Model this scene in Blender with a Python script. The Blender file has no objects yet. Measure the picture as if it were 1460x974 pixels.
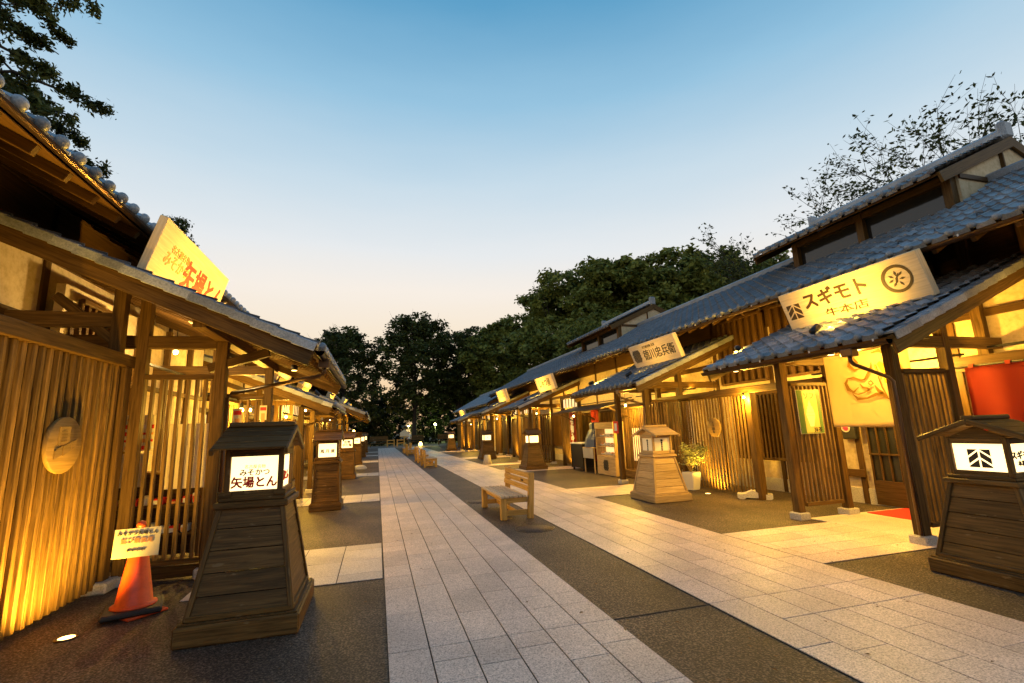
import bpy, bmesh, math, random
from mathutils import Vector, Matrix, Quaternion, noise
import numpy as np
R = math.radians
rnd = random.Random(7)
ORD = ['first','second','third','fourth','fifth','sixth','seventh','eighth','ninth','tenth','eleventh','twelfth','thirteenth','fourteenth']
scn = bpy.context.scene
COL = scn.collection
CAM = Vector((0, 0, 1.6))

# ------------------------------------------------------------------ camera
def make_camera():
    yaw, pitch, roll = .279897, .183689, -.035278
    cy, sy, cp, sp = math.cos(yaw), math.sin(yaw), math.cos(pitch), math.sin(pitch)
    fwd = Vector((sy*cp, cy*cp, sp)); right = Vector((cy, -sy, 0)); up = right.cross(fwd)
    r = right*math.cos(roll) + up*math.sin(roll)
    u = -right*math.sin(roll) + up*math.cos(roll)
    cam = bpy.data.cameras.new('camera'); o = bpy.data.objects.new('camera', cam); COL.objects.link(o)
    m = Matrix((r, u, -fwd)).transposed().to_4x4(); m.translation = CAM
    o.matrix_world = m
    cam.sensor_width = 36; cam.lens = 672.64/1460*36; cam.clip_start = .05; cam.clip_end = 2000
    scn.camera = o
make_camera()

# ------------------------------------------------------------------ sky, sun, exposure
SUN_EL, SUN_AZ = R(0.6), R(4)
w = bpy.data.worlds.new('World'); scn.world = w; w.use_nodes = True
nt = w.node_tree; nt.nodes.clear()
out = nt.nodes.new('ShaderNodeOutputWorld'); bg = nt.nodes.new('ShaderNodeBackground')
sky = nt.nodes.new('ShaderNodeTexSky'); sky.sky_type = 'NISHITA'; sky.sun_disc = False
sky.sun_elevation = SUN_EL; sky.sun_rotation = SUN_AZ; sky.air_density = 1.0; sky.dust_density = .6; sky.ozone_density = 2.2
# the afterglow: colour by height above the horizon, the same all the way round
tc = nt.nodes.new('ShaderNodeTexCoord'); sep = nt.nodes.new('ShaderNodeSeparateXYZ')
ramp = nt.nodes.new('ShaderNodeValToRGB')
nt.links.new(tc.outputs['Generated'], sep.inputs[0]); 
cn = nt.nodes.new('ShaderNodeTexNoise'); cn.inputs['Scale'].default_value = 2.2; cn.inputs['Detail'].default_value = 5; cn.inputs['Roughness'].default_value = .55
cm = nt.nodes.new('ShaderNodeMapping'); cm.inputs['Scale'].default_value = (1, 1, 5); nt.links.new(tc.outputs['Generated'], cm.inputs[0]); nt.links.new(cm.outputs[0], cn.inputs[0])
ca = nt.nodes.new('ShaderNodeMath'); ca.operation = 'MULTIPLY_ADD'; ca.inputs[1].default_value = .05; ca.inputs[2].default_value = -.025; nt.links.new(cn.outputs[0], ca.inputs[0])
cb = nt.nodes.new('ShaderNodeMath'); cb.operation = 'ADD'; nt.links.new(sep.outputs['Z'], cb.inputs[0]); nt.links.new(ca.outputs[0], cb.inputs[1]); 
gl = nt.nodes.new('ShaderNodeVectorMath'); gl.operation = 'DOT_PRODUCT'; gl.inputs[1].default_value = (.10, .995, 0); nt.links.new(tc.outputs['Generated'], gl.inputs[0])
gm = nt.nodes.new('ShaderNodeMath'); gm.operation = 'MULTIPLY_ADD'; gm.inputs[1].default_value = -.055; gm.inputs[2].default_value = 0.0; nt.links.new(gl.outputs['Value'], gm.inputs[0])
gs = nt.nodes.new('ShaderNodeMath'); gs.operation = 'ADD'; gs.use_clamp = True; nt.links.new(cb.outputs[0], gs.inputs[0]); nt.links.new(gm.outputs[0], gs.inputs[1]); nt.links.new(gs.outputs[0], ramp.inputs[0])
cr = ramp.color_ramp
pts = [(0.0, (.97, .64, .35)), (.07, (1.0, .77, .51)), (.15, (1.0, .86, .68)), (.23, (1.0, .92, .83)), (.31, (.86, .89, .91)), (.43, (.62, .77, .88)),
       (.56, (.33, .59, .80)), (.69, (.12, .38, .63)), (.82, (.05, .24, .48)), (1.0, (.04, .17, .38))]
while len(cr.elements) < len(pts): cr.elements.new(.5)
for e, (p, c) in zip(cr.elements, pts): e.position = p; e.color = (*c, 1)
mix = nt.nodes.new('ShaderNodeMix'); mix.data_type = 'RGBA'; mix.inputs['Factor'].default_value = .93
scl = nt.nodes.new('ShaderNodeVectorMath'); scl.operation = 'SCALE'; scl.inputs['Scale'].default_value = .12
scl2 = nt.nodes.new('ShaderNodeVectorMath'); scl2.operation = 'SCALE'; scl2.inputs['Scale'].default_value = 10.0
bg.inputs['Strength'].default_value = .1
nt.links.new(sky.outputs[0], mix.inputs[6])
nt.links.new(ramp.outputs[0], scl2.inputs[0]); nt.links.new(scl2.outputs[0], mix.inputs[7])
nt.links.new(mix.outputs[2], bg.inputs['Color']); nt.links.new(bg.outputs[0], out.inputs[0])

sun = bpy.data.lights.new('sun', 'SUN'); so = bpy.data.objects.new('sun', sun); COL.objects.link(so)
sun.energy = .12; sun.angle = R(20); sun.color = (1, .72, .5)
so.rotation_euler = (R(90)-R(6), 0, -SUN_AZ + math.pi)
so.location = (0, 90, 30)
scn.view_settings.view_transform = 'Standard'; scn.view_settings.look = 'None'
scn.view_settings.exposure = 0; scn.view_settings.gamma = 1
try:
    scn.cycles.use_denoising = True; scn.cycles.denoiser = 'OPENIMAGEDENOISE'
    scn.cycles.max_bounces = 5; scn.cycles.diffuse_bounces = 3; scn.cycles.glossy_bounces = 2; scn.cycles.transmission_bounces = 3
    scn.cycles.transparent_max_bounces = 6; scn.cycles.sample_clamp_indirect = 6; scn.cycles.use_light_tree = True
    scn.cycles.caustics_reflective = False; scn.cycles.caustics_refractive = False
except Exception: pass
AMBER = (1, .555, .06)
WARM = (1, .72, .30)

# ------------------------------------------------------------------ materials
MATS = {}
def nmat(name):
    m = bpy.data.materials.new(name); m.use_nodes = True; MATS[name] = m
    return m, m.node_tree.nodes, m.node_tree.links, m.node_tree.nodes['Principled BSDF']
def plain(name, col, rough=.6, metal=0, emit=None, es=0, alpha=None, trans=0):
    m, n, l, b = nmat(name)
    b.inputs['Base Color'].default_value = (*col, 1); b.inputs['Roughness'].default_value = rough
    b.inputs['Metallic'].default_value = metal; b.inputs['Transmission Weight'].default_value = trans
    if emit: b.inputs['Emission Color'].default_value = (*emit, 1); b.inputs['Emission Strength'].default_value = es
    return m
def wood(name, lo, hi, rough=.65, var=.35, bump=.25, wear=None):
    m, n, l, b = nmat(name)
    uv = n.new('ShaderNodeUVMap'); oi = n.new('ShaderNodeObjectInfo')
    mp = n.new('ShaderNodeMapping'); mp.inputs['Scale'].default_value = (1.3, 26, 1)
    add = n.new('ShaderNodeVectorMath'); add.operation = 'ADD'
    ml = n.new('ShaderNodeVectorMath'); ml.operation = 'SCALE'; ml.inputs['Scale'].default_value = 37
    cmb = n.new('ShaderNodeCombineXYZ'); l.new(oi.outputs['Random'], cmb.inputs[0]); l.new(oi.outputs['Random'], cmb.inputs[1])
    l.new(cmb.outputs[0], ml.inputs[0]); l.new(uv.outputs[0], mp.inputs[0]); l.new(mp.outputs[0], add.inputs[0]); l.new(ml.outputs[0], add.inputs[1])
    ns = n.new('ShaderNodeTexNoise'); ns.inputs['Scale'].default_value = 1.6; ns.inputs['Detail'].default_value = 5; ns.inputs['Roughness'].default_value = .65
    ns.inputs['Distortion'].default_value = .4
    l.new(add.outputs[0], ns.inputs[0])
    rp = n.new('ShaderNodeValToRGB'); rp.color_ramp.elements[0].position = .32; rp.color_ramp.elements[1].position = .70
    rp.color_ramp.elements[0].color = (*lo, 1); rp.color_ramp.elements[1].color = (*hi, 1); l.new(ns.outputs[0], rp.inputs[0])
    mr = n.new('ShaderNodeMapRange'); mr.inputs[3].default_value = 1-var; mr.inputs[4].default_value = 1+var; l.new(oi.outputs['Random'], mr.inputs[0])
    sc = n.new('ShaderNodeVectorMath'); sc.operation = 'SCALE'; l.new(rp.outputs[0], sc.inputs[0]); l.new(mr.outputs[0], sc.inputs['Scale'])
    last = sc.outputs[0]
    if wear:
        n2 = n.new('ShaderNodeTexNoise'); n2.inputs['Scale'].default_value = 2.2; n2.inputs['Detail'].default_value = 6
        mp2 = n.new('ShaderNodeMapping'); mp2.inputs['Scale'].default_value = (3, 9, 1); l.new(uv.outputs[0], mp2.inputs[0])
        ad2 = n.new('ShaderNodeVectorMath'); ad2.operation = 'ADD'; l.new(mp2.outputs[0], ad2.inputs[0]); l.new(ml.outputs[0], ad2.inputs[1]); l.new(ad2.outputs[0], n2.inputs[0])
        r2 = n.new('ShaderNodeValToRGB'); r2.color_ramp.elements[0].position = .64; r2.color_ramp.elements[1].position = .7; l.new(n2.outputs[0], r2.inputs[0])
        mx = n.new('ShaderNodeMix'); mx.data_type = 'RGBA'; l.new(r2.outputs[0], mx.inputs[0]); l.new(last, mx.inputs[6]); mx.inputs[7].default_value = (*wear, 1)
        last = mx.outputs[2]
    l.new(last, b.inputs['Base Color']); b.inputs['Roughness'].default_value = rough; b.inputs['Specular IOR Level'].default_value = .18
    bp = n.new('ShaderNodeBump'); bp.inputs['Strength'].default_value = bump; bp.inputs['Distance'].default_value = .004
    l.new(ns.outputs[0], bp.inputs['Height']); l.new(bp.outputs[0], b.inputs['Normal'])
    return m
def speckle(name, cols, scale, rough=.8, bump=.3, dist=.003, big=.15, bigscale=.7, objrand=0., spec=.5, fine=None):
    """grainy mineral surface: cols = dark, mid, light"""
    m, n, l, b = nmat(name)
    g = n.new('ShaderNodeNewGeometry')
    ns = n.new('ShaderNodeTexNoise'); ns.inputs['Scale'].default_value = scale; ns.inputs['Detail'].default_value = 3; ns.inputs['Roughness'].default_value = .7
    l.new(g.outputs['Position'], ns.inputs[0])
    rp = n.new('ShaderNodeValToRGB'); e = rp.color_ramp.elements; e[0].position = .33; e[1].position = .68; mid = e.new(.5)
    e[0].color = (*cols[0], 1); rp.color_ramp.elements[1].color = (*cols[1], 1); rp.color_ramp.elements[2].color = (*cols[2], 1)
    l.new(ns.outputs[0], rp.inputs[0])
    nb = n.new('ShaderNodeTexNoise'); nb.inputs['Scale'].default_value = bigscale; nb.inputs['Detail'].default_value = 4; l.new(g.outputs['Position'], nb.inputs[0])
    mr = n.new('ShaderNodeMapRange'); mr.inputs[1].default_value = .3; mr.inputs[2].default_value = .7; mr.inputs[3].default_value = 1-big; mr.inputs[4].default_value = 1+big; l.new(nb.outputs[0], mr.inputs[0])
    sc = n.new('ShaderNodeVectorMath'); sc.operation = 'SCALE'; l.new(rp.outputs[0], sc.inputs[0]); l.new(mr.outputs[0], sc.inputs['Scale'])
    last = sc.outputs[0]
    if objrand:
        oi = n.new('ShaderNodeObjectInfo'); m2 = n.new('ShaderNodeMapRange'); m2.inputs[3].default_value = 1-objrand; m2.inputs[4].default_value = 1+objrand*.6
        l.new(oi.outputs['Random'], m2.inputs[0]); s2 = n.new('ShaderNodeVectorMath'); s2.operation = 'SCALE'; l.new(last, s2.inputs[0]); l.new(m2.outputs[0], s2.inputs['Scale']); last = s2.outputs[0]
    l.new(last, b.inputs['Base Color']); b.inputs['Roughness'].default_value = rough; b.inputs['Specular IOR Level'].default_value = spec
    bp = n.new('ShaderNodeBump'); bp.inputs['Strength'].default_value = bump; bp.inputs['Distance'].default_value = dist
    l.new(ns.outputs[0], bp.inputs['Height']); l.new(bp.outputs[0], b.inputs['Normal'])
    return m
def foliage(name, cols, rough=.6):
    m, n, l, b = nmat(name)
    g = n.new('ShaderNodeNewGeometry'); ns = n.new('ShaderNodeTexNoise'); ns.inputs['Scale'].default_value = .9; ns.inputs['Detail'].default_value = 3
    l.new(g.outputs['Position'], ns.inputs[0])
    rp = n.new('ShaderNodeValToRGB'); rp.color_ramp.elements[0].position = .35; rp.color_ramp.elements[1].position = .68
    rp.color_ramp.elements[0].color = (*cols[0], 1); rp.color_ramp.elements[1].color = (*cols[1], 1); l.new(ns.outputs[0], rp.inputs[0])
    l.new(rp.outputs[0], b.inputs['Base Color']); b.inputs['Roughness'].default_value = rough; b.inputs['Specular IOR Level'].default_value = .25
    tr = n.new('ShaderNodeBsdfTranslucent'); mxs = n.new('ShaderNodeMixShader'); mxs.inputs[0].default_value = .25
    l.new(rp.outputs[0], tr.inputs[0]); l.new(b.outputs[0], mxs.inputs[1]); l.new(tr.outputs[0], mxs.inputs[2])
    l.new(mxs.outputs[0], n['Material Output'].inputs[0])
    return m
W_SLAT = wood('weathered cedar slat', (.055, .030, .008), (.26, .148, .044), .6, .3, .3, wear=None)
W_BEAM = wood('brown timber beam', (.045, .023, .006), (.15, .082, .022), .55, .2, .25)
W_DARK = wood('dark stained timber', (.045, .022, .006), (.11, .058, .018), .5, .2, .25)
W_DECK = wood('roof underside board', (.06, .03, .009), (.15, .08, .025), .7, .25, .3)
W_LANT = wood('dark brown lantern wood', (.045, .022, .005), (.18, .092, .026), .5, .25, .5, wear=(.20, .12, .05))
W_LANT2 = wood('tan lantern wood', (.33, .21, .08), (.64, .44, .20), .6, .2, .4)
W_BENCH = wood('golden bench timber', (.34, .18, .04), (.64, .38, .10), .55, .15, .35)
W_BENCHT = wood('bleached bench timber', (.42, .30, .18), (.64, .50, .34), .6, .12, .35)
W_SIGN = wood('pale sign board', (.62, .48, .28), (.82, .66, .44), .6, .05, .15)
W_PLAQ = wood('round plaque wood', (.19, .115, .035), (.30, .19, .07), .6, .1, .2)
PLASTER = speckle('cream plaster', ((.46, .35, .20), (.56, .44, .27), (.62, .50, .32)), 9, .9, .15, .003, .1, .8)
TILE = speckle('grey roof tile', ((.19, .205, .23), (.27, .29, .32), (.36, .38, .41)), 55, .38, .12, .0015, .25, 2.5, .38)
SLAB = speckle('pink grey granite slab', ((.28, .21, .17), (.65, .51, .43), (.88, .74, .64)), 85, .50, .22, .0015, .14, 1.3, .13, spec=.3)
SLABT = speckle('pale granite slab', ((.36, .31, .27), (.60, .52, .46), (.80, .72, .65)), 85, .6, .2, .0015, .10, 1.1, .12)
AGG = speckle('dark exposed aggregate', ((.010, .0075, .005), (.060, .043, .032), (.25, .185, .135)), 60, .6, .9, .008, .42, .8, spec=.25)
GROUT = plain('dark joint', (.035, .03, .026), .9)
STONE = speckle('light granite block', ((.30, .27, .23), (.48, .44, .38), (.60, .56, .5)), 60, .8, .3, .002)
ASPH = speckle('plaza asphalt', ((.09, .09, .09), (.15, .15, .15), (.21, .21, .21)), 25, .8, .3, .004)
GRASS = speckle('lawn ground', ((.015, .022, .008), (.03, .045, .014), (.05, .065, .02)), 3, .95, .5, .03, .3, .2)
METAL = plain('dark bronze metal', (.07, .045, .03), .35, .7)
COPPER = plain('brown gutter', (.11, .065, .038), .32, .6)
BLACK = plain('black metal', (.02, .018, .016), .45, .3)
LIT = plain('lit lantern paper', (.9, .85, .7), .6, emit=(1, .70, .29), es=2.5)
LITY = plain('faint glow lantern paper', (.72, .62, .42), .7, emit=(1, .68, .3), es=.18)  # cream panels brightened by a faint glow of their own
BULB = plain('glowing bulb', (1, .9, .7), .5, emit=(1, .66, .25), es=14)
UPG = plain('glowing ground lens', (1, .9, .7), .5, emit=(1, .62, .18), es=9)
GLOW = plain('lit shop window', (.8, .7, .5), .5, emit=(1, .66, .26), es=1.15)
INK = plain('black ink', (.018, .014, .012), .6)
INKB = plain('brown ink', (.055, .028, .01), .6)
INKR = plain('red ink', (.60, .02, .008), .6)
INKO = plain('faded orange ink', (.75, .35, .10), .6)
CONE = speckle('orange cone plastic', ((.62, .07, .013), (.72, .085, .015), (.76, .095, .018)), 14, .42, .03, .002, .06, 5)
RUBBER = plain('black rubber', (.02, .018, .017), .6)
CREAM = plain('cream card', (.75, .66, .42), .6)
WHITE = plain('white paint', (.72, .70, .66), .6)
REDF = plain('red cloth', (.34, .022, .008), .85)
NOREN = plain('cream cloth', (.74, .62, .40), .9)
CARPET = speckle('red carpet', ((.40, .02, .012), (.55, .03, .018), (.62, .05, .03)), 120, .95, .4, .003)
BLUE = plain('blue cover sheet', (.02, .04, .13), .6)
GLASS = plain('dark window glass', (.02, .02, .02), .08)
LEAF_D = foliage('dark leaves', ((.008, .014, .005), (.022, .033, .009)))
LEAF_G = foliage('green leaves', ((.065, .085, .016), (.28, .30, .06)))
LEAF_M = foliage('mid leaves', ((.02, .03, .007), (.10, .12, .026)))
LEAF_P = foliage('pale potted leaves', ((.12, .15, .05), (.42, .42, .18)))
BARK = speckle('tree bark', ((.02, .015, .012), (.05, .038, .028), (.08, .062, .048)), 14, .9, .5, .01)

# ------------------------------------------------------------------ object helpers
WM = {}
def setp(o, label=None, cat=None, group=None, kind=None):
    if label: o['label'] = label
    if cat: o['category'] = cat
    if group: o['group'] = group
    if kind: o['kind'] = kind
    return o
def thing(name, label, cat, loc=(0, 0, 0), rotz=0, group=None):
    o = bpy.data.objects.new(name, None); COL.objects.link(o); o.empty_display_size = .2
    o.location = loc; o.rotation_euler = (0, 0, rotz)
    WM[o] = Matrix.Translation(loc) @ Matrix.Rotation(rotz, 4, 'Z')
    return setp(o, label, cat, group)
def attach(name, me, parent, M, label=None):
    o = bpy.data.objects.new(name, me); COL.objects.link(o)
    if parent is not None:
        o.parent = parent; o.matrix_basis = WM[parent].inverted() @ M
    else: o.matrix_basis = M
    WM[o] = M
    if label: o['label'] = label
    return o
def T(*a): return Matrix.Translation(Vector(a if len(a) == 3 else a[0]))
def RZ(a): return Matrix.Rotation(a, 4, 'Z')
def frame(org, X, Z):
    X = Vector(X).normalized(); Z = Vector(Z); Y = Z.cross(X).normalized(); Z = X.cross(Y)
    m = Matrix((X, Y, Z)).transposed().to_4x4(); m.translation = org
    return m
BC = {}
def box_mesh(sx, sy, sz, mat, bev=.004, taper=None):
    k = (round(sx, 3), round(sy, 3), round(sz, 3), mat.name, bev)
    if k in BC: return BC[k]
    bm = bmesh.new(); bmesh.ops.create_cube(bm, size=1)
    for v in bm.verts: v.co = Vector((v.co.x*k[0], v.co.y*k[1], v.co.z*k[2]))
    b = min(bev, min(k[:3])*.3)
    if b > 0: bmesh.ops.bevel(bm, geom=bm.edges[:], offset=b, segments=1, profile=.5, affect='EDGES')
    me = finish(bm, mat, k[:3]); BC[k] = me
    return me
def finish(bm, mat, dims=None, smooth=False):
    me = bpy.data.meshes.new('m'); uvl = bm.loops.layers.uv.new('UVMap')
    if dims is None:
        mn = [min(v.co[i] for v in bm.verts) for i in range(3)]; mx = [max(v.co[i] for v in bm.verts) for i in range(3)]
        dims = [mx[i]-mn[i] for i in range(3)]
    L = max(range(3), key=lambda i: dims[i]); P = [i for i in range(3) if i != L]
    for f in bm.faces:
        f.smooth = smooth
        f.normal_update(); nn = max(range(3), key=lambda i: abs(f.normal[i])); oth = sorted([i for i in range(3) if i != nn], key=lambda i: -dims[i])
        for lp in f.loops:
            c = lp.vert.co; lp[uvl].uv = (c[oth[0]], c[oth[1]]+c[nn]*1.7)
    bm.to_mesh(me); bm.free()
    for m in (mat if isinstance(mat, (list, tuple)) else [mat]): me.materials.append(m)
    return me
def box(parent, name, c, s, mat, M=None, bev=.004, label=None):
    """box with centre c and size s in world axes (or in frame M)"""
    W = (M or Matrix.Identity(4)) @ T(*c)
    return attach(name, box_mesh(*s, mat, bev), parent, W, label)
def span(parent, name, x0, x1, y0, y1, z0, z1, mat, M=None, bev=.004, label=None):
    if x0 > x1: x0, x1 = x1, x0
    if y0 > y1: y0, y1 = y1, y0
    return box(parent, name, ((x0+x1)/2, (y0+y1)/2, (z0+z1)/2), (x1-x0, y1-y0, z1-z0), mat, M, bev, label)
def beam(parent, name, p0, p1, w, h, mat, M=None, bev=.005, label=None):
    p0, p1 = Vector(p0), Vector(p1); d = p1-p0
    up = Vector((0, 0, 1)) if abs(d.normalized().z) < .95 else Vector((0, 1, 0))
    F = frame((p0+p1)/2, d, up)
    # re-orthogonalise with Z up
    X = d.normalized(); Y = up.cross(X).normalized(); Z = X.cross(Y)
    F = Matrix((X, Y, Z)).transposed().to_4x4(); F.translation = (p0+p1)/2
    return attach(name, box_mesh(d.length, w, h, mat, bev), parent, (M or Matrix.Identity(4)) @ F, label)
def tube_bm(bm, pts, rad, seg=8, cap=True):
    pts = [Vector(p) for p in pts]; rs = rad if isinstance(rad, (list, tuple)) else [rad]*len(pts)
    rings = []
    for i, p in enumerate(pts):
        d = (pts[min(i+1, len(pts)-1)]-pts[max(i-1, 0)]).normalized()
        a = d.cross(Vector((0, 0, 1)) if abs(d.z) < .9 else Vector((1, 0, 0))).normalized(); b = d.cross(a)
        rings.append([bm.verts.new(p+(a*math.cos(t*2*math.pi/seg)+b*math.sin(t*2*math.pi/seg))*rs[i]) for t in range(seg)])
    for r0, r1 in zip(rings, rings[1:]):
        for k in range(seg): bm.faces.new((r0[k], r0[(k+1) % seg], r1[(k+1) % seg], r1[k]))
    if cap and seg > 2:
        bm.faces.new(rings[0][::-1]); bm.faces.new(rings[-1])
def tube(parent, name, pts, r, mat, seg=10, M=None, label=None):
    bm = bmesh.new(); tube_bm(bm, pts, r, seg); bmesh.ops.recalc_face_normals(bm, faces=bm.faces[:])
    return attach(name, finish(bm, mat, smooth=True), parent, M or Matrix.Identity(4), label)
def lathe(parent, name, prof, mat, c=(0, 0, 0), seg=24, M=None, label=None):
    bm = bmesh.new(); rings = []
    for r, z in prof: rings.append([bm.verts.new((r*math.cos(t*2*math.pi/seg), r*math.sin(t*2*math.pi/seg), z)) for t in range(seg)])
    for a, b in zip(rings, rings[1:]):
        for k in range(seg): bm.faces.new((a[k], a[(k+1) % seg], b[(k+1) % seg], b[k]))
    bm.faces.new(rings[0][::-1]); bm.faces.new(rings[-1])
    return attach(name, finish(bm, mat, smooth=True), parent, (M or Matrix.Identity(4)) @ T(*c), label)
def poly_prism(parent, name, pts, th, mat, M, label=None):
    """polygon pts (a,b) in local XY of M, thickness th along local Z"""
    bm = bmesh.new()
    lo = [bm.verts.new((a, b, 0)) for a, b in pts]; hi = [bm.verts.new((a, b, th)) for a, b in pts]
    bm.faces.new(lo[::-1]); bm.faces.new(hi)
    n = len(pts)
    for i in range(n): bm.faces.new((lo[i], lo[(i+1) % n], hi[(i+1) % n], hi[i]))
    bmesh.ops.recalc_face_normals(bm, faces=bm.faces[:]); bmesh.ops.triangulate(bm, faces=[f for f in bm.faces if len(f.verts) > 4])
    return attach(name, finish(bm, mat), parent, M, label)
def multi_prism(parent, name, polys, th, mat, M, label=None):
    bm = bmesh.new()
    for pts in polys:
        lo = [bm.verts.new((a, b, 0)) for a, b in pts]; hi = [bm.verts.new((a, b, th)) for a, b in pts]
        n = len(pts); fs = [bm.faces.new(lo[::-1]), bm.faces.new(hi)]
        for i in range(n): fs.append(bm.faces.new((lo[i], lo[(i+1) % n], hi[(i+1) % n], hi[i])))
    bmesh.ops.recalc_face_normals(bm, faces=bm.faces[:])
    bmesh.ops.triangulate(bm, faces=[f for f in bm.faces if len(f.verts) > 4])
    return attach(name, finish(bm, mat), parent, M, label)
def stroke(pts, w):
    """brush stroke: polygon around a polyline, widths w(list)"""
    P = [Vector(p) for p in pts]; L, Rr = [], []
    for i, p in enumerate(P):
        d = (P[min(i+1, len(P)-1)]-P[max(i-1, 0)]); d = Vector((-d.y, d.x)); d.normalize()
        L.append(tuple(p+d*w[i]/2)); Rr.append(tuple(p-d*w[i]/2))
    return [[L[i], L[i+1], Rr[i+1], Rr[i]] for i in range(len(P)-1)]
def text(parent, body, size, mat, M, name='lettering', th=.003, bold=.0, sx=1, shear=0):
    c = bpy.data.curves.new('t', 'FONT'); c.body = body; c.size = size; c.align_x = 'CENTER'; c.align_y = 'CENTER'
    c.extrude = th; c.resolution_u = 2; c.shear = shear
    o = bpy.data.objects.new('t', c); COL.objects.link(o)
    dg = bpy.context.evaluated_depsgraph_get(); dg.update()
    me = bpy.data.meshes.new_from_object(o.evaluated_get(dg)); COL.objects.unlink(o); bpy.data.objects.remove(o)
    if bold > 0:   # heavier strokes: the same letters doubled a hair to each side
        bm = bmesh.new()
        for k in range(4):
            n0 = len(bm.verts); bm.from_mesh(me); bm.verts.ensure_lookup_table()
            a_ = math.pi/4+k*math.pi/2
            for v in bm.verts[n0:]: v.co += Vector((math.cos(a_)*bold, math.sin(a_)*bold, k*.00012))
        bm.to_mesh(me); bm.free()
    me.materials.clear(); me.materials.append(mat)
    return attach(name, me, parent, M @ Matrix.Diagonal((sx, 1, 1, 1)))
def copy_tree(o, parent=None):
    c = o.copy(); COL.objects.link(c)
    if parent is not None: c.parent = parent
    for ch in list(o.children): copy_tree(ch, c)
    return c

# pieces: nearest 300 of a kind on a thing become parts, the rest one joined part
PIECES = {}
def piece(root, parent, name, me, M): PIECES.setdefault((root, name), []).append((parent, me, M))
PLUR = {'roof_tile': 'distant_roof_tiles', 'slat': 'distant_slats', 'rafter': 'distant_rafters', 'slab': 'distant_slabs'}
def flush_pieces():
    for (root, name), L in PIECES.items():
        L.sort(key=lambda e: (e[2].translation-CAM).length)
        for par, me, M in L[:296]: attach(name, me, par, M)
        rest = L[296:]
        if not rest: continue
        V, F, U, n0 = [], [], [], 0
        mats = []; MI = []
        cache = {}
        for par, me, M in rest:
            if me not in cache:
                v = np.empty(len(me.vertices)*3); me.vertices.foreach_get('co', v)
                uv = np.empty(len(me.loops)*2); me.uv_layers[0].data.foreach_get('uv', uv)
                if me.materials[0] not in mats: mats.append(me.materials[0])
                cache[me] = (v.reshape(-1, 3), [tuple(p.vertices) for p in me.polygons], uv, mats.index(me.materials[0]))
            v, f, uv, mi = cache[me]; A = np.array(M)
            V.append(v @ A[:3, :3].T + A[:3, 3]); F += [tuple(i+n0 for i in q) for q in f]; n0 += len(v)
            uu = uv.reshape(-1, 2).copy(); uu[:, 0] += rnd.random()*50; U.append(uu.ravel()); MI += [mi]*len(f)
        V = np.concatenate(V)
        cen = V.mean(0); V = V-cen
        me = bpy.data.meshes.new(name); me.from_pydata(V.tolist(), [], F); ul = me.uv_layers.new(name='UVMap'); ul.data.foreach_set('uv', np.concatenate(U))
        for m in mats: me.materials.append(m)
        me.polygons.foreach_set('material_index', MI)
        o = attach(PLUR.get(name, 'distant_'+name+'s'), me, root, T(*cen)); o['kind'] = 'stuff'

def light(kind, name, loc, power, col=AMBER, tgt=None, size=.05, cone=90, blend=.6, sz=None):
    ld = bpy.data.lights.new(name, kind); ld.energy = power*{'AREA': 2.2, 'SPOT': 5.0, 'POINT': 3.4}[kind]; ld.color = col
    o = bpy.data.objects.new(name, ld); COL.objects.link(o); o.location = loc
    if kind == 'SPOT': ld.spot_size = R(cone); ld.spot_blend = blend; ld.shadow_soft_size = size
    elif kind == 'POINT': ld.shadow_soft_size = size
    elif kind == 'AREA': ld.shape = 'RECTANGLE'; ld.size = sz[0]; ld.size_y = sz[1]
    if tgt is not None: o.rotation_euler = (Vector(tgt)-Vector(loc)).to_track_quat('-Z', 'Y').to_euler()
    return o
# light strengths
K_UP, K_PORCH, K_SIGN, K_EAVE, K_ROOM = 130, 75, 60, 45, 60

# ------------------------------------------------------------------ ground
def sheet(name, x0, x1, y0, y1, z, mat, th=.2):
    o = attach(name, box_mesh(x1-x0, y1-y0, th, mat, 0), None, T((x0+x1)/2, (y0+y1)/2, z-th/2)); o['kind'] = 'structure'; return o
sheet('ground', -300, 300, -60, 900, -.012, GRASS)
sheet('aggregate_pavement', -9, 14, -4, 56.5, -.004, AGG, .05)
sheet('plaza', -60, 80, 56.5, 66, -.004, ASPH, .05)
def slab_field(name, x0, x1, y0, y1, nstrip, mat, lens, breaks=(), along='y', joint=.010, jx=.006, seed=1):
    rr = random.Random(seed)
    bed = sheet(name, x0, x1, y0, y1, .0, GROUT, .03); bed['label'] = ''
    del bed['label']
    wst = (x1-x0)/nstrip if along == 'y' else (y1-y0)/nstrip
    a0, a1 = (y0, y1) if along == 'y' else (x0, x1)
    for i in range(nstrip):
        segs = sorted([a0, a1]+[b for b in breaks if a0 < b < a1])
        for s0, s1 in zip(segs, segs[1:]):
            p = s0
            if s0 == a0 and len(lens) > 1: p = s0; first = rr.choice([.3, .15, .45, .6])
            else: first = None
            while p < s1-.02:
                Ln = first or rr.choice(lens); first = None
                if s1-p-Ln < .14: Ln = s1-p
                Ln = min(Ln, s1-p)
                j2 = .016 if abs(p+Ln-s1) < .001 and s1 in breaks else jx
                th = .007
                if along == 'y':
                    me = box_mesh(wst-joint, Ln-j2, th, mat, .0012); M = T(x0+(i+.5)*wst, p+Ln/2, .0005+th/2+rr.uniform(-.0006, .0006))
                else:
                    me = box_mesh(Ln-j2, wst-joint, th, mat, .0012); M = T(p+Ln/2, y0+(i+.5)*wst, .0005+th/2)
                piece(bed, bed, 'slab', me, M)
                p += Ln
    return bed
slab_field('main_path', .1, 1.93, 1.0, 56.4, 6, SLAB, (.3, .45, .6, .75), (3.95, 12.9, 21.9, 30.9, 39.9), seed=3)
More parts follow.
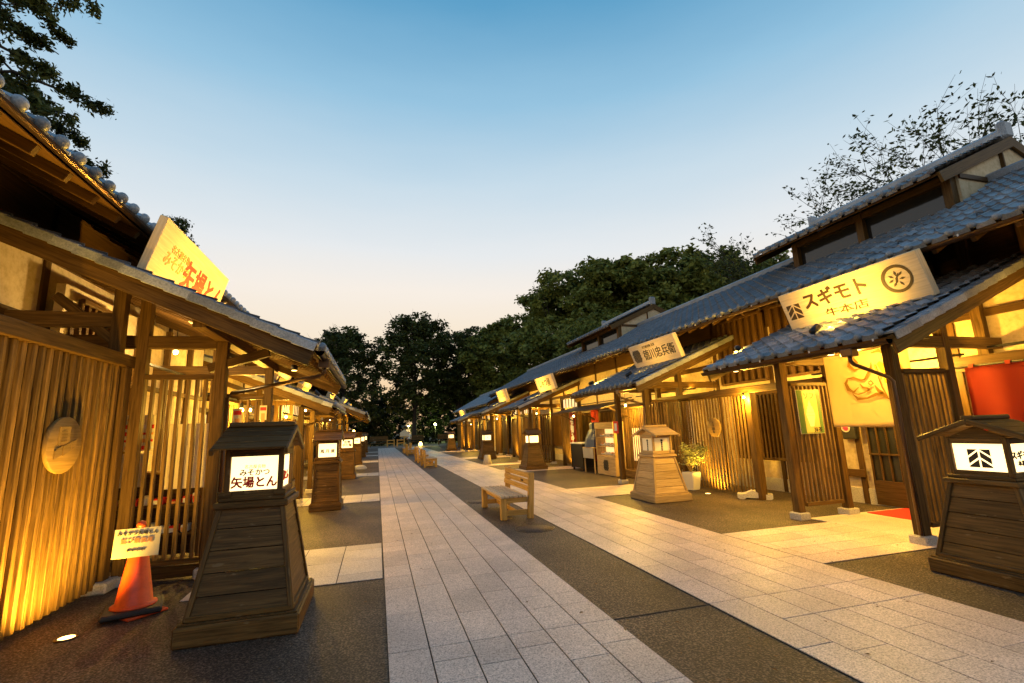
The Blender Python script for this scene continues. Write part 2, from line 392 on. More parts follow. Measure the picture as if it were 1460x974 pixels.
slab_field('side_path', 2.88, 4.81, .0, 56.4, 6, SLAB, (.45, .6, .75, .9), (3.95, 12.9, 21.9, 30.9, 39.9), seed=5)
for i, (a, b) in enumerate([(5.9, 7.7), (12.4, 13.9), (19.8, 21.3), (29.0, 31.0), (37.5, 38.8), (44.5, 46)]):
    slab_field('cross_path', -1.9 if i == 0 else -3.0, .09, a, b, 4 if i == 0 else 7, SLABT, (.45, .6), along='y', seed=20+i)
for i, (a, b, xx) in enumerate([(4.5, 6.15, 8.9), (10.4, 12.05, 7.0), (17.7, 19.0, 8.0), (21.6, 22.6, 7.0), (27.5, 29.2, 8), (38, 39.6, 8)]):
    slab_field('cross_path', 4.82, xx, a, b, 5 if b-a > 1.2 else 3, SLAB, (.45, .6, .75), along='x', seed=40+i)
slab_field('entrance_step', 6.95, 9.0, 4.75, 6.14, 1, SLABT, (.6, .9), along='x', seed=77) if False else None
cj = sheet('expansion_joint', 1.94, 2.87, 3.943, 3.957, .0008, GROUT, .004)

def manhole(x, y, r, lab):
    t = thing('manhole_cover', lab, 'manhole cover', (x, y, 0), 0, 'round manhole covers in the gravel strip')
    lathe(t, 'rim', [(r*.95, -.004), (r*.95, .002), (r, .002), (r, -.004)], METAL, (x, y, 0), 40)
    lathe(t, 'lid', [(r*.93, -.004), (r*.93, .0005), (.01, .0008)], AGG, (x, y, 0), 40)
manhole(2.5, 7.75, .33, 'round manhole cover in the dark gravel strip just in front of the nearest bench')
manhole(2.28, 11.1, .3, 'round manhole cover in the dark gravel strip just behind the nearest bench')

# ------------------------------------------------------------------ roof tiles
def tile_mesh(eave=False, guard=False, ds=1.0):
    bm = bmesh.new(); W_, L_ = .268, .262
    prof = [(-.5, .030), (-.42, .003), (-.28, -.014), (-.08, -.018), (.12, -.008), (.25, .018), (.35, .040), (.44, .042), (.5, .030)]
    rows = []
    for (x, dz) in ((-L_/2, -.012), (L_/2, .020)):
        rows.append([bm.verts.new((x, t*W_, z+dz+.012)) for t, z in prof])
    rows.append([bm.verts.new((L_/2-.004, t*W_, z-.012)) for t, z in prof])
    lip = [bm.verts.new(v.co) for v in rows[1]]
    for a, b in ((rows[0], rows[1]), (lip, rows[2])):
        for k in range(len(prof)-1): bm.faces.new((a[k], b[k], b[k+1], a[k+1]))
    if eave:
        for i in range(1):
            c = Vector((L_/2+.004, .40*W_, .028)); seg = 10
            ring = []
            for rr, xx in ((.062, -.02), (.066, .012), (.050, .04), (.020, .052)):
                ring.append([bm.verts.new(c+Vector((xx*ds, ds*rr*math.cos(q*2*math.pi/seg), ds*rr*math.sin(q*2*math.pi/seg)))) for q in range(seg)])
            for a, b in zip(ring, ring[1:]):
                for k in range(seg): bm.faces.new((a[k], a[(k+1) % seg], b[(k+1) % seg], b[k]))
            bm.faces.new(ring[-1])
        # hanging lip
        lo = [bm.verts.new((L_/2+.002, t*W_, -.045)) for t in (-.5, -.25, 0, .25)]; hi = [bm.verts.new((L_/2+.002, t*W_, .012)) for t in (-.5, -.25, 0, .25)]
        for k in range(3): bm.faces.new((lo[k], lo[k+1], hi[k+1], hi[k]))
    if guard:
        tube_bm(bm, [(0, -.10, .01), (0, -.085, .055), (0, -.03, .06), (0, -.015, .01)], .010, 5)
    bmesh.ops.recalc_face_normals(bm, faces=bm.faces[:])
    for v in bm.verts: pass
    return finish(bm, TILE, smooth=False)
TM = tile_mesh(); TE = tile_mesh(eave=True); TG = tile_mesh(guard=True); TER = tile_mesh(eave=True, ds=.74)
for _m in (TM, TE, TG, TER):
    _m.polygons.foreach_set('use_smooth', [True]*len(_m.polygons))

class Side:
    def __init__(s, left): s.left = left; s.d = -1 if left else 1
    def x(s, u): return 4.85-u if s.left else u
    def slope(s, u, z, m, y):
        """frame: X down the slope to the street, Z out of the roof"""
        c, sn = 1/math.hypot(1, m), m/math.hypot(1, m)
        return frame(Vector((s.x(u), y, z)), (-s.d*c, 0, -sn), (-s.d*sn, 0, c))
def roof(root, parent, S, y0, y1, ue, uw, ze, m, guard_row=None, skip=None, ext=0):
    """tiled plane, eave at (ue, ze)"""
    L = math.hypot(uw-ue, (uw-ue)*m); nr = max(1, round(L/.236)); dl = L/nr
    nc = round((y1-y0)/.26); dw = (y1-y0)/nc
    for r in range(nr):
        uc = ue+(r+.5)*(uw-ue)/nr; zc = ze+(uc-ue)*m
        for c in range(nc):
            y = y0+(c+.5)*dw
            if skip and skip(uc, y): continue
            me = (TE if S.left else TER) if r == 0 else (TG if guard_row == r and c % 2 == 0 else TM)
            F = S.slope(uc, zc, m, y) @ T(0, 0, .035+rnd.uniform(0, .004)) @ Matrix.Rotation(rnd.uniform(-.012, .012), 4, 'Z')
            piece(root, parent, 'roof_tile', me, F)
def gutter(root, S, u, z, y0, y1, drop=None):
    x = S.x(u); seg = 7
    bm = bmesh.new(); prof = [(math.cos(math.pi+i*math.pi/seg)*.055, math.sin(math.pi+i*math.pi/seg)*.055) for i in range(seg+1)]
    a = [bm.verts.new((p, y0, q)) for p, q in prof]; b = [bm.verts.new((p, y1, q)) for p, q in prof]
    for k in range(seg): bm.faces.new((a[k], a[k+1], b[k+1], b[k]))
    bm.faces.new(a); bm.faces.new(b)
    bmesh.ops.solidify(bm, geom=bm.faces[:], thickness=.004)
    g = attach('gutter', finish(bm, COPPER, smooth=False), root, T(x, 0, z))
    n = int((min(y1, y0+14)-y0)/.9)
    for i in range(n+1):
        box(g, 'gutter_hook', (x-S.d*.058, y0+.15+i*.9, z+.012), (.006, .018, .03), WHITE, bev=0)
    return g

VERGE = {}
def verge_mesh(sg, VG):
    bm = bmesh.new()
    for (cx, cy, cz, sx_, sy_, sz_) in ((0, 0, 0, .262, .13, .03), (.0, 1, -.045, .262, .018, .10)):
        v = bmesh.ops.create_cube(bm, size=1)['verts']
        for q in v: q.co = Vector((q.co.x*sx_+cx, q.co.y*sy_+cy*VG*sg, q.co.z*sz_+cz))
    bmesh.ops.bevel(bm, geom=bm.edges[:], offset=.005, segments=1, affect='EDGES')
    return finish(bm, TILE)
def porch(root, S, y0, y1, ue=5.95, ze=2.55, uw=9.0, m=.41, posts=None, upost=6.65, tie=True, near_mat=W_BEAM, footing=True, rafters=True, verge=True, pipe=None, zt=2.47):
    x = S.x
    c = 1/math.hypot(1, m)
    mid = (ue+uw)/2
    F = S.slope(mid, ze+(mid-ue)*m, m, (y0+y1)/2); L = (uw-ue)/c
    deck = attach('porch_roof', box_mesh(L, y1-y0, .03, W_DECK, .003), root, F @ T(0, 0, -.02))
    roof(root, deck, S, y0+.04, y1-.04, ue-.03, uw, ze, m)
    for k, (yy, sg) in enumerate(((y0-.025, 1), (y1+.025, -1))):
        Fb = S.slope(mid, ze+(mid-ue)*m, m, yy)
        attach('bargeboard', box_mesh(L+.05, .045, .23, near_mat, .006), root, Fb @ T(.02, 0, -.10))
        attach('barge_moulding', box_mesh(L+.06, .03, .045, near_mat, .004), root, T(0, -.036*sg, 0) @ Fb @ T(.02, 0, .005))
        if verge:
            n = int(L/.236)
            for i in range(n+1):
                me = VERGE[(S.left, sg)]
                piece(root, deck, 'verge_tile', me, Fb @ T(L/2-.09-i*.236, 0, .047) @ Matrix.Rotation(-.05, 4, 'Y'))
    if rafters:
        n = int((y1-y0)/.3)
        for i in range(1, n):
            yy = y0+i*(y1-y0)/n; Fr = S.slope(mid, ze+(mid-ue)*m, m, yy)
            piece(root, deck, 'rafter', box_mesh(L-.1, .055, .075, W_DECK, .004), Fr @ T(0, 0, -.075))
    gutter(root, S, ue-.09, ze-.045, y0-.05, y1+.05)
    zp = ze+(upost-ue)*m-.13
    posts = posts or (y0+.5, y1-.9)
    span(root, 'eave_beam', x(upost-.07), x(upost+.07), y0+.06, y1-.06, zp-.16, zp, W_BEAM)
    for p in posts:
        span(root, 'porch_post', x(upost-.065), x(upost+.065), p-.065, p+.065, .1 if footing else .0, zp-.16, W_BEAM, bev=.006)
        if footing: span(root, 'post_footing', x(upost-.11), x(upost+.11), p-.11, p+.11, -.01, .11, STONE, bev=.015)
        if tie:
            span(root, 'tie_beam', x(upost+.068), x(8.86), p-.05, p+.05, zt+.05, zt+.21, W_BEAM, bev=.006)
            span(root, 'inner_post', x(7.62), x(7.74), p-.062, p+.062, .1, ze+(7.62-ue)*m-.13, W_BEAM, bev=.006)
            if footing: span(root, 'post_footing', x(7.56), x(7.80), p-.11, p+.11, -.01, .10, STONE, bev=.012)
    if pipe is not None:
        xg = x(ue-.09); yg = pipe; p = min(posts, key=lambda q: abs(q-pipe))
        box(root, 'hopper', (xg, yg, ze-.13), (.13, .16, .10), COPPER, bev=.01)
        tube(root, 'downpipe', [(xg, yg, ze-.17), (xg, yg, ze-.24), (xg+S.d*.05, yg, ze-.28), (x(upost-.14), p-.02, ze-.44), (x(upost-.10), p-.05, ze-.50), (x(upost-.10), p-.05, .12)], .026, COPPER, 8)
for _l in (False, True):
    for _s in (1, -1): VERGE[(_l, _s)] = verge_mesh(_s, .075*(1 if not _l else -1))
def lattice(root, x0, y0, x1, y1, z0, z1, pitch=.085, w=.036, d=.045, mat=W_SLAT, rails=(0, 1), railmat=W_BEAM, name='slat', jit=0.):
    a, b = Vector((x0, y0, 0)), Vector((x1, y1, 0)); L = (b-a).length; dr = (b-a)/L; ang = math.atan2(dr.y, dr.x); n = max(1, int(L/pitch))
    for i in range(n+1):
        p = a+dr*(L*(i+.0)/n)
        h = z1-z0
        piece(root, root, name, box_mesh(w, d, h, mat, .003), T(p.x, p.y, (z0+z1)/2) @ RZ(ang) @ T(0, rnd.uniform(-jit, jit), 0))
    for r in rails:
        zz = z0+(z1-z0)*r + (.03 if r == 1 else (-.0 if r == 0 else 0))
        beam(root, 'lattice_rail', (a.x, a.y, zz), (b.x, b.y, zz), d+.035, .06, railmat)
def wall_posts(root, S, u, ys, z0, z1, w=.11, mat=W_DARK, proud=.03):
    for y in ys: span(root, 'wall_post', S.x(u-proud), S.x(u+.05), y-w/2, y+w/2, z0, z1, mat)
def bulb(x, y, z, lab, power=K_PORCH, col=AMBER, hang=.25, r=.035):
    t = thing('porch_lamp', lab, 'lamp', (x, y, z), 0, 'small glowing lamps under the porch roofs')
    lathe(t, 'bulb', [(.008, -r), (r*.8, -r*.6), (r, 0), (r*.8, r*.6), (.012, r)], BULB, (x, y, z), 12)
    lathe(t, 'lamp_holder', [(.022, r*.8), (.028, r+.05), (.012, r+.07)], BLACK, (x, y, z), 10)
    if hang: tube(t, 'lamp_cord', [(x, y, z+r+.06), (x, y, z+hang)], .006, BLACK, 5)
    light('POINT', 'lamp_light', (x, y, z-.06), power, col, size=.06)
def uplight(x, y, lab, tgt, power=K_UP, cone=110):
    t = thing('ground_uplight', lab, 'ground light', (x, y, 0), 0, 'round uplights let into the ground')
    lathe(t, 'rim', [(.085, -.01), (.085, .006), (.06, .008), (.06, -.005)], METAL, (x, y, 0), 24)
    lathe(t, 'lens', [(.058, -.004), (.058, .004), (.01, .006)], UPG, (x, y, 0), 20)
    light('SPOT', 'uplight_beam', (x, y, .03), power, AMBER, tgt, .05, cone, .8)
def roof_spot(x, y, z, tgt, lab, power=K_SIGN, cone=80):
    t = thing('sign_spotlight', lab, 'spotlight', (x, y, z), 0, 'small black spotlights on the porch roofs')
    d = (Vector(tgt)-Vector((x, y, z+.16))).normalized()
    span(t, 'spotlight_foot', x-.06, x+.06, y-.05, y+.05, z-.02, z+.015, BLACK)
    tube(t, 'spotlight_arm', [(x, y, z), (x, y, z+.13)], .01, BLACK, 6)
    Fq = T(x, y, z+.16) @ d.to_track_quat('Z', 'Y').to_matrix().to_4x4()
    lathe(t, 'spotlight_head', [(.03, -.09), (.048, -.07), (.052, .09), (.04, .09), (.036, .06), (.01, .055)], BLACK, M=Fq, seg=16)
    o = light('SPOT', 'spot_beam', Vector((x, y, z+.16))+d*.10, power, AMBER, tgt, .03, cone, .9)

# ------------------------------------------------------------------ buildings
def core(root, S, y0, y1, ze=3.93, m=.55, ur=10.25, ue=7.4, skip=None, post_ys=None, plaster_from=0., tiles=True):
    x = S.x; c = 1/math.hypot(1, m); uw = 8.9
    mid = (ue+ur)/2; L = (ur-ue)/c; ym = (y0+y1)/2
    F = S.slope(mid, ze+(mid-ue)*m, m, ym)
    deck = attach('main_roof', box_mesh(L, y1-y0, .04, W_DECK, .003), root, F @ T(0, 0, -.025))
    roof(root, deck, S, y0+.05, y1-.05, ue-.03, ur, ze, m, guard_row=2, skip=skip)
    zr = ze+(ur-ue)*m
    # back slope, seen only from elsewhere
    B = frame(Vector((x(ur+1.5), ym, zr-1.5*m)), (S.d*c, 0, -m*c), (S.d*m*c, 0, c))
    attach('back_roof', box_mesh(3.0/c, y1-y0, .08, TILE, .01), root, B)
    span(root, 'roof_ridge', x(ur-.16), x(ur+.16), y0, y1, zr-.02, zr+.17, TILE, bev=.04)
    n = int((y1-y0)/.455)
    for i in range(1, n):
        yy = y0+i*(y1-y0)/n; Fr = S.slope((ue+uw)/2, ze+((uw-ue)/2)*m, m, yy)
        piece(root, deck, 'rafter', box_mesh((uw-ue)/c-.06, .06, .10, W_DARK, .004), Fr @ T(0, 0, -.098))
    for yy in (y0-.03, y1+.03):
        attach('bargeboard', box_mesh(L+.1, .06, .24, W_BEAM, .006), root, S.slope(mid, ze+(mid-ue)*m, m, yy) @ T(0, 0, -.09))
    gutter(root, S, ue-.08, ze-.05, y0-.05, y1+.05)
    # walls
    zt = ze+(uw-ue)*m-.05
    span(root, 'wall', x(uw), x(uw+.12), y0+.3, y1-.3, .28, zt, PLASTER, bev=0)
    span(root, 'wall_base', x(uw-.02), x(uw+.14), y0+.28, y1-.28, -.02, .28, STONE, bev=.01)
    span(root, 'back_wall', x(12.9), x(13.02), y0+.3, y1-.3, 0, zr-1.6, PLASTER, bev=0)
    for yy in (y0+.36, y1-.36):
        M = Matrix(((S.d*1, 0, 0, 0), (0, 0, -1, yy+.06), (0, 1, 0, 0), (0, 0, 0, 1)))
        pl = [(x(uw+.05)*S.d, 0), (x(12.9)*S.d, 0), (x(12.9)*S.d, zr-(12.9-ur)*m-.1), (x(ur)*S.d, zr-.1), (x(uw+.05)*S.d, zt-.05)]
        poly_prism(root, 'gable_wall', pl, .12, PLASTER, M)
    ys = post_ys or [y0+.35+i*(y1-y0-.7)/max(1, round((y1-y0)/1.9)) for i in range(max(1, round((y1-y0)/1.9))+1)]
    wall_posts(root, S, uw, ys, 0, zt)
    span(root, 'upper_boarding', x(uw-.03), x(uw-.005), y0+.3, y1-.3, 3.9 if S.left else 3.78, zt-.02, W_DARK, bev=0)
    for z in (2.30, 3.1, zt-.1):
        span(root, 'wall_beam', x(uw-.035), x(uw+.02), y0+.3, y1-.3, z-.06, z+.06, W_DARK)
    return ys
def clerestory(root, S, y0, y1, z0=4.89, nb=2, u0=9.3, ov=.72):
    x = S.x; zt = z0+.72
    span(root, 'clerestory_sill', x(u0-.04), x(u0+.14), y0, y1, z0-.02, z0+.12, W_BEAM)
    span(root, 'clerestory_head', x(u0-.04), x(u0+.14), y0, y1, zt-.12, zt+.02, W_BEAM)
    span(root, 'roof_flashing', x(u0-.16), x(u0-.045), y0-.1, y1+.1, z0-.09, z0+.03, TILE, bev=.02)
    for i in range(nb+1):
        yy = y0+.06+i*(y1-y0-.12)/nb
        span(root, 'clerestory_post', x(u0-.05), x(u0+.15), yy-.07, yy+.07, z0-.05, zt, W_BEAM)
        if i < nb:
            y2 = y0+.06+(i+1)*(y1-y0-.12)/nb
            f = span(root, 'clerestory_window', x(u0+.06), x(u0+.08), yy+.07, y2-.07, z0+.12, zt-.12, GLASS, bev=0)
            span(root, 'window_frame', x(u0+.03), x(u0+.09), yy+.07, y2-.07, z0+.12, z0+.16, W_DARK)
    ur, m = 10.9, .46; ue = u0-.42; ze = zt+.0-.42*m+.12
    c = 1/math.hypot(1, m); mid = (ue+ur)/2; L = (ur-ue)/c
    ya, yb = y0-.06, y1+ov
    deck = attach('clerestory_roof', box_mesh(L, yb-ya, .04, W_DECK, .003), root, S.slope(mid, ze+(mid-ue)*m, m, (ya+yb)/2) @ T(0, 0, -.02))
    roof(root, deck, S, ya, yb, ue-.03, ur, ze, m)
    zr = ze+(ur-ue)*m
    B = frame(Vector((x(ur+1.0), (ya+yb)/2, zr-1.0*m)), (S.d*c, 0, -m*c), (S.d*m*c, 0, c))
    attach('clerestory_back_roof', box_mesh(2/c, yb-ya, .07, TILE, .01), root, B)
    span(root, 'clerestory_ridge', x(ur-.14), x(ur+.14), ya-.05, yb+.05, zr-.02, zr+.2, TILE, bev=.05)
    for yy in (ya, yb): box(root, 'ridge_end_tile', (x(ur), yy, zr+.17), (.26, .14, .34), TILE, bev=.06)
    for yy in (ya-.03, yb+.03):
        attach('bargeboard', box_mesh(L+.05, .05, .19, W_BEAM, .006), root, S.slope(mid, ze+(mid-ue)*m, m, yy) @ T(0, 0, -.08))
        attach('bargeboard', box_mesh(2.0/c, .05, .19, W_BEAM, .006), root, frame(Vector((x(ur+1.0), yy, zr-1.0*m-.06)), (S.d*c, 0, -m*c), (S.d*m*c, 0, c)))
    # end gables of plaster with dark braces
    for yy, sg in ((y0, -1), (y1, 1)):
        M = Matrix(((S.d, 0, 0, 0), (0, 0, -1, yy+.05), (0, 1, 0, 0), (0, 0, 0, 1)))
        pl = [(x(u0+.1)*S.d, z0-.1), (x(12.5)*S.d, z0-.1), (x(12.5)*S.d, zr-(12.5-ur)*m-.05), (x(ur)*S.d, zr-.05), (x(u0+.1)*S.d, zt)]
        poly_prism(root, 'clerestory_gable', pl, .1, PLASTER, M)
        fy = yy+sg*.065
        beam(root, 'gable_brace', (x(u0+.1), fy, zt-.05), (x(12.4), fy, zt-.05), .03, .09, W_DARK)
        beam(root, 'gable_strut', (x(ur-.3), fy, zt-.02), (x(ur-.3), fy, zr-.15), .03, .09, W_DARK)
    span(root, 'clerestory_wall', x(12.4), x(12.5), y0, y1, z0-.6, zr-.8, PLASTER, bev=0)

def shopfront(root, S, y0, y1, style, u=8.88):
    """one bay of the front wall, u = wall plane"""
    x = S.x; f = u-.02
    if style == 'lattice':
        span(root, 'window_recess', x(f), x(f+.01), y0+.08, y1-.08, .72, 2.2, W_DARK, bev=0)
        lattice(root, x(f-.06), y0+.1, x(f-.06), y1-.1, .72, 2.2, .11, .05, .05, W_DARK, railmat=W_DARK)
    elif style == 'glow':
        span(root, 'window_recess', x(f), x(f+.01), y0+.08, y1-.08, .3, 2.2, GLOW, bev=0)
        lattice(root, x(f-.06), y0+.1, x(f-.06), y1-.1, .28, 2.2, .12, .045, .05, W_SLAT)
    elif style == 'door':
        span(root, 'door_recess', x(f), x(f+.01), y0+.1, y1-.1, .02, 2.1, GLASS, bev=0)
        n = 4
        d = span(root, 'door', x(f-.03), x(f-.01), y0+.1, y1-.1, .02, .45, W_DARK)
        for i in range(2*n+1): span(d, 'door_bar', x(f-.04), x(f-.005), y0+.11+i*(y1-y0-.24)/(2*n)-.0, y0+.13+i*(y1-y0-.24)/(2*n), .45, 2.1, W_DARK)
        for z in (.9, 1.4, 1.9): span(d, 'door_bar', x(f-.042), x(f-.004), y0+.1, y1-.1, z, z+.03, W_DARK)
        span(d, 'door_stile', x(f-.045), x(f), (y0+y1)/2-.04, (y0+y1)/2+.04, .02, 2.1, W_DARK)
    elif style == 'shelf':
        span(root, 'window_recess', x(f), x(f+.01), y0+.08, y1-.08, .5, 2.1, GLOW, bev=0)
    elif style == 'plaster':
        span(root, 'wall_rail', x(f-.03), x(f), y0, y1, .48, .62, W_DARK)
    elif style == 'upper':
        span(root, 'window_recess', x(f), x(f+.01), y0+.08, y1-.08, 2.55, 4.15, W_DARK, bev=0)
        lattice(root, x(f-.06), y0+.1, x(f-.06), y1-.1, 2.55, 4.15, .2, .09, .06, W_DARK, railmat=W_DARK)
E_R, E_L = Side(False), Side(True)

# ---- right hand row of shops
RB = thing('shop_building', 'long tiled timber shop row on the right with porches and two small raised roofs', 'building', (7.65, 16, 0))
def rskip(u, y): return u > 9.15 and (5.0 < y < 8.25 or 16.6 < y < 20.4)
core(RB, E_R, 1.2, 31.6, skip=rskip)
clerestory(RB, E_R, 5.05, 8.25)
clerestory(RB, E_R, 16.7, 20.3)
porch(RB, E_R, 4.15, 7.45, posts=(4.68, 6.52), pipe=4.62)
porch(RB, E_R, 10.1, 13.8, ze=2.56, posts=(10.85, 12.36), pipe=10.75)
porch(RB, E_R, 20.0, 23.3, ze=2.53, posts=(20.6, 22.4), pipe=20.5)
porch(RB, E_R, 27.7, 31.3, ze=2.6, posts=(28.4, 30.3), pipe=28.3)
x = E_R.x
# near block at the right edge: wall set back behind the porch
for yy in (2.2, 3.2, 4.1, 4.85): span(RB, 'front_post', 8.80, 8.94, yy-.07, yy+.07, .0, 4.6, W_BEAM)
span(RB, 'front_beam', 8.76, 8.92, 1.4, 5.3, 2.30, 2.46, W_DARK)
span(RB, 'glow_panel', 8.86, 8.875, 1.6, 4.75, .5, 2.28, GLOW, bev=0)  # glowing sheet stands for the lamplit wall behind the red curtain
# lattice screens at right angles to the street
lattice(RB, 6.79, 4.68, 7.58, 4.68, .22, 2.16, .085, .034, .05)
lattice(RB, 6.79, 6.52, 7.58, 6.52, .22, 2.16, .085, .034, .05)
lattice(RB, 6.79, 10.85, 7.58, 10.85, .1, 2.16, .085, .034, .05)
lattice(RB, 6.79, 20.6, 7.58, 20.6, .1, 2.16, .1, .04, .05)
# street fence
lattice(RB, 7.65, 8.5, 7.65, 11.4, .06, 2.16, .105, .042, .024, rails=(1,))
span(RB, 'fence_post', 7.57, 7.73, 8.30, 8.46, 0, 2.2, W_BEAM, bev=.008)
span(RB, 'fence_post', 7.58, 7.72, 11.3, 11.44, 0, 2.2, W_BEAM, bev=.008)
span(RB, 'fence_beam', 7.58, 7.72, 6.55, 11.8, 2.19, 2.32, W_BEAM)
span(RB, 'fence_post', 7.58, 7.71, 11.74, 11.87, 0, 3.1, W_BEAM, bev=.008)
lattice(RB, 7.65, 11.95, 7.65, 14.0, .22, 2.1, .11, .036, .02)
span(RB, 'glow_panel', 7.80, 7.82, 12.1, 13.7, .5, 1.5, GLOW, bev=0)
span(RB, 'window_shelf', 7.5, 7.9, 12.0, 14.1, .02, .24, W_SLAT)
lattice(RB, 8.2, 14.0, 8.2, 19.7, .2, 2.1, .13, .06, .05, W_SLAT)
for y0_, y1_, st in ((4.7, 5.35, 'plaster'), (5.4, 7.0, 'door'), (7.05, 7.9, 'plaster'), (7.95, 10.3, 'lattice'), (6.8, 8.8, 'upper'), (8.9, 10.6, 'upper'),
                     (12.0, 14.5, 'glow'), (16, 18, 'plaster'), (20.2, 21.9, 'glow'), (22, 23.8, 'lattice'), (24, 27.5, 'lattice'), (27.9, 29.4, 'glow'), (29.6, 31, 'door')):
    shopfront(RB, E_R, y0_, y1_, st)
# farther bays: closed slatted fronts standing forward
def front_bay(root, S, y0, y1, u=7.75, glow=True, closed=True):
    xx = S.x
    if closed: span(root, 'bay_boarding', xx(u+.05), xx(u+.08), y0, y1, .1, 2.2, W_SLAT, bev=0)
    lattice(root, xx(u), y0+.06, xx(u), y1-.06, .1, 2.2, .16, .06, .05, W_SLAT, rails=(1,))
    for yy in (y0, y1): span(root, 'fence_post', xx(u-.07), xx(u+.07), yy-.06, yy+.06, 0, 2.9, W_BEAM)
    span(root, 'fence_beam', xx(u-.06), xx(u+.06), y0, y1, 2.2, 2.34, W_BEAM)
    if glow:
        span(root, 'transom_window', xx(u+.02), xx(u+.04), y0+.1, y1-.1, 2.42, 2.78, GLOW, bev=0)
        n = max(2, int((y1-y0)/.35))
        for i in range(n+1):
            yy = y0+.1+i*(y1-y0-.2)/n; span(root, 'transom_bar', xx(u-.01), xx(u+.02), yy-.015, yy+.015, 2.42, 2.78, W_DARK)
    span(root, 'fence_beam', xx(u-.06), xx(u+.06), y0, y1, 2.8, 2.9, W_BEAM)
for a, b in ((17.6, 19.4), (23.4, 25.2), (25.3, 27.4), (30.4, 31.5)): front_bay(RB, E_R, a, b)

RB2 = thing('shop_building', 'lower tiled shop building at the far end of the right hand row', 'building', (7.65, 40, 0))
core(RB2, E_R, 32.2, 48, ze=3.42)
porch(RB2, E_R, 36.4, 40.2, ze=2.38, posts=(37, 39), verge=True, pipe=36.9)
for a, b in ((32.6, 34.3), (34.4, 36.1), (40.4, 42.4), (42.6, 44.6), (45, 47.4)): front_bay(RB2, E_R, a, b)

# ---- left hand row
LB = thing('shop_building', 'timber shop building on the left with slatted plank fence and bright lattice porch', 'building', (-2.8, 9, 0))
core(LB, E_L, 1.0, 20.6, ze=4.17, ue=7.65)
porch(LB, E_L, 5.88, 10.1, ue=5.60, ze=2.62, uw=9.1, m=.43, upost=6.80, posts=(6.85, 9.65), pipe=6.35, zt=2.70)
porch(LB, E_L, 12.4, 16.0, ue=5.95, ze=2.32, uw=8.9, m=.41, upost=6.7, posts=(13.0, 15.2), pipe=13.0)
X_ = E_L.x
# plank fence at the left edge of the street
yy = 2.2
while yy < 6.62:
    piece(LB, LB, 'fence_board', box_mesh(.02, .115, 2.42, W_SLAT, .003), T(-2.985+rnd.uniform(-.006, .006), yy, 1.27))
    piece(LB, LB, 'slat', box_mesh(.05, .052, 2.44, W_SLAT, .004), T(-2.945+rnd.uniform(-.006, .006), yy+.06, 1.27))
    yy += .118
span(LB, 'fence_beam', -3.04, -2.88, 2.0, 6.80, 2.49, 2.64, W_BEAM, bev=.008)
span(LB, 'upper_post', -3.01, -2.89, 6.42, 6.54, 2.64, 3.7, W_BEAM)
beam(LB, 'tie_beam', (-2.95, 6.48, 3.02), (-4.3, 6.48, 3.02), .11, .17, W_BEAM)
beam(LB, 'knee_brace', (-2.95, 6.48, 2.75), (-3.6, 6.48, 3.3), .08, .10, W_BEAM)
beam(LB, 'knee_brace', (-2.1, 6.85, 2.5), (-1.4, 6.85, 2.72), .09, .11, W_BEAM)
span(LB, 'fence_post', -3.02, -2.88, 6.60, 6.74, 0, 2.49, W_BEAM, bev=.008)
span(LB, 'post_footing', -3.10, -2.80, 6.5, 6.84, -.01, .11, STONE, bev=.02)
# lattice panel facing the camera
lattice(LB, -2.88, 6.85, -2.02, 6.85, .20, 2.36, .095, .036, .055)
span(LB, 'lattice_sill_board', -2.88, -2.02, 6.83, 6.87, .02, .15, W_BEAM)
lattice(LB, -2.1, 7.0, -2.1, 8.6, .2, 2.36, .11, .036, .05) if False else None
lattice(LB, -2.95, 10.2, -2.95, 12.2, .1, 2.3, .13, .05, .05)
lattice(LB, -2.4, 9.65, -2.02, 9.65, .2, 2.3, .1, .04, .05)
# inner shop wall with bright goods behind the lattice
span(LB, 'inner_wall', -3.9, -3.8, 7.0, 12.0, .05, 3.6, PLASTER, bev=0)
lattice(LB, -3.72, 7.2, -3.72, 7.95, 1.9, 3.4, .13, .05, .05, W_DARK, railmat=W_DARK)
span(LB, 'window_recess', -3.795, -3.79, 7.15, 8.0, 1.9, 3.4, W_DARK, bev=0)
span(LB, 'wall_beam', -3.79, -3.73, 8.0, 12.0, 2.45, 2.53, W_DARK)
for yy in (8.9, 10.0, 11.1): span(LB, 'wall_post', -3.79, -3.71, yy-.05, yy+.05, .1, 3.6, W_BEAM)
for st in ((2.5, 4.5, 'upper'), (10.4, 12.2, 'glow'), (13, 14.4, 'glow'), (14.6, 16, 'glow'), (16.4, 18.2, 'glow'), (18.4, 20, 'lattice')): shopfront(LB, E_L, *st)
for a, b in ((16.3, 18.2), (18.3, 20.2)): front_bay(LB, E_L, a, b, u=7.8)

LB2 = thing('shop_building', 'far timber shop building at the end of the left hand row with wide porch gable', 'building', (-2.8, 34, 0))
core(LB2, E_L, 21.2, 46, ze=3.9)
porch(LB2, E_L, 22.3, 33.5, ue=5.42, ze=2.52, uw=8.9, m=.41, upost=6.7, posts=(23.0, 26.0, 29.0, 32.2), pipe=23.0)
for a, b, st in ((22, 24, 'glow'), (24.2, 26, 'glow'), (26.2, 28.5, 'door'), (29, 31, 'glow')): shopfront(LB2, E_L, a, b, st)
lattice(LB2, -2.8, 23.0, -1.9, 23.0, 1.2, 2.2, .12, .05, .05)
for a, b in ((27, 29), (31, 33.0), (34, 36.5), (37, 40), (41, 44.5)): front_bay(LB2, E_L, a, b, u=7.8)

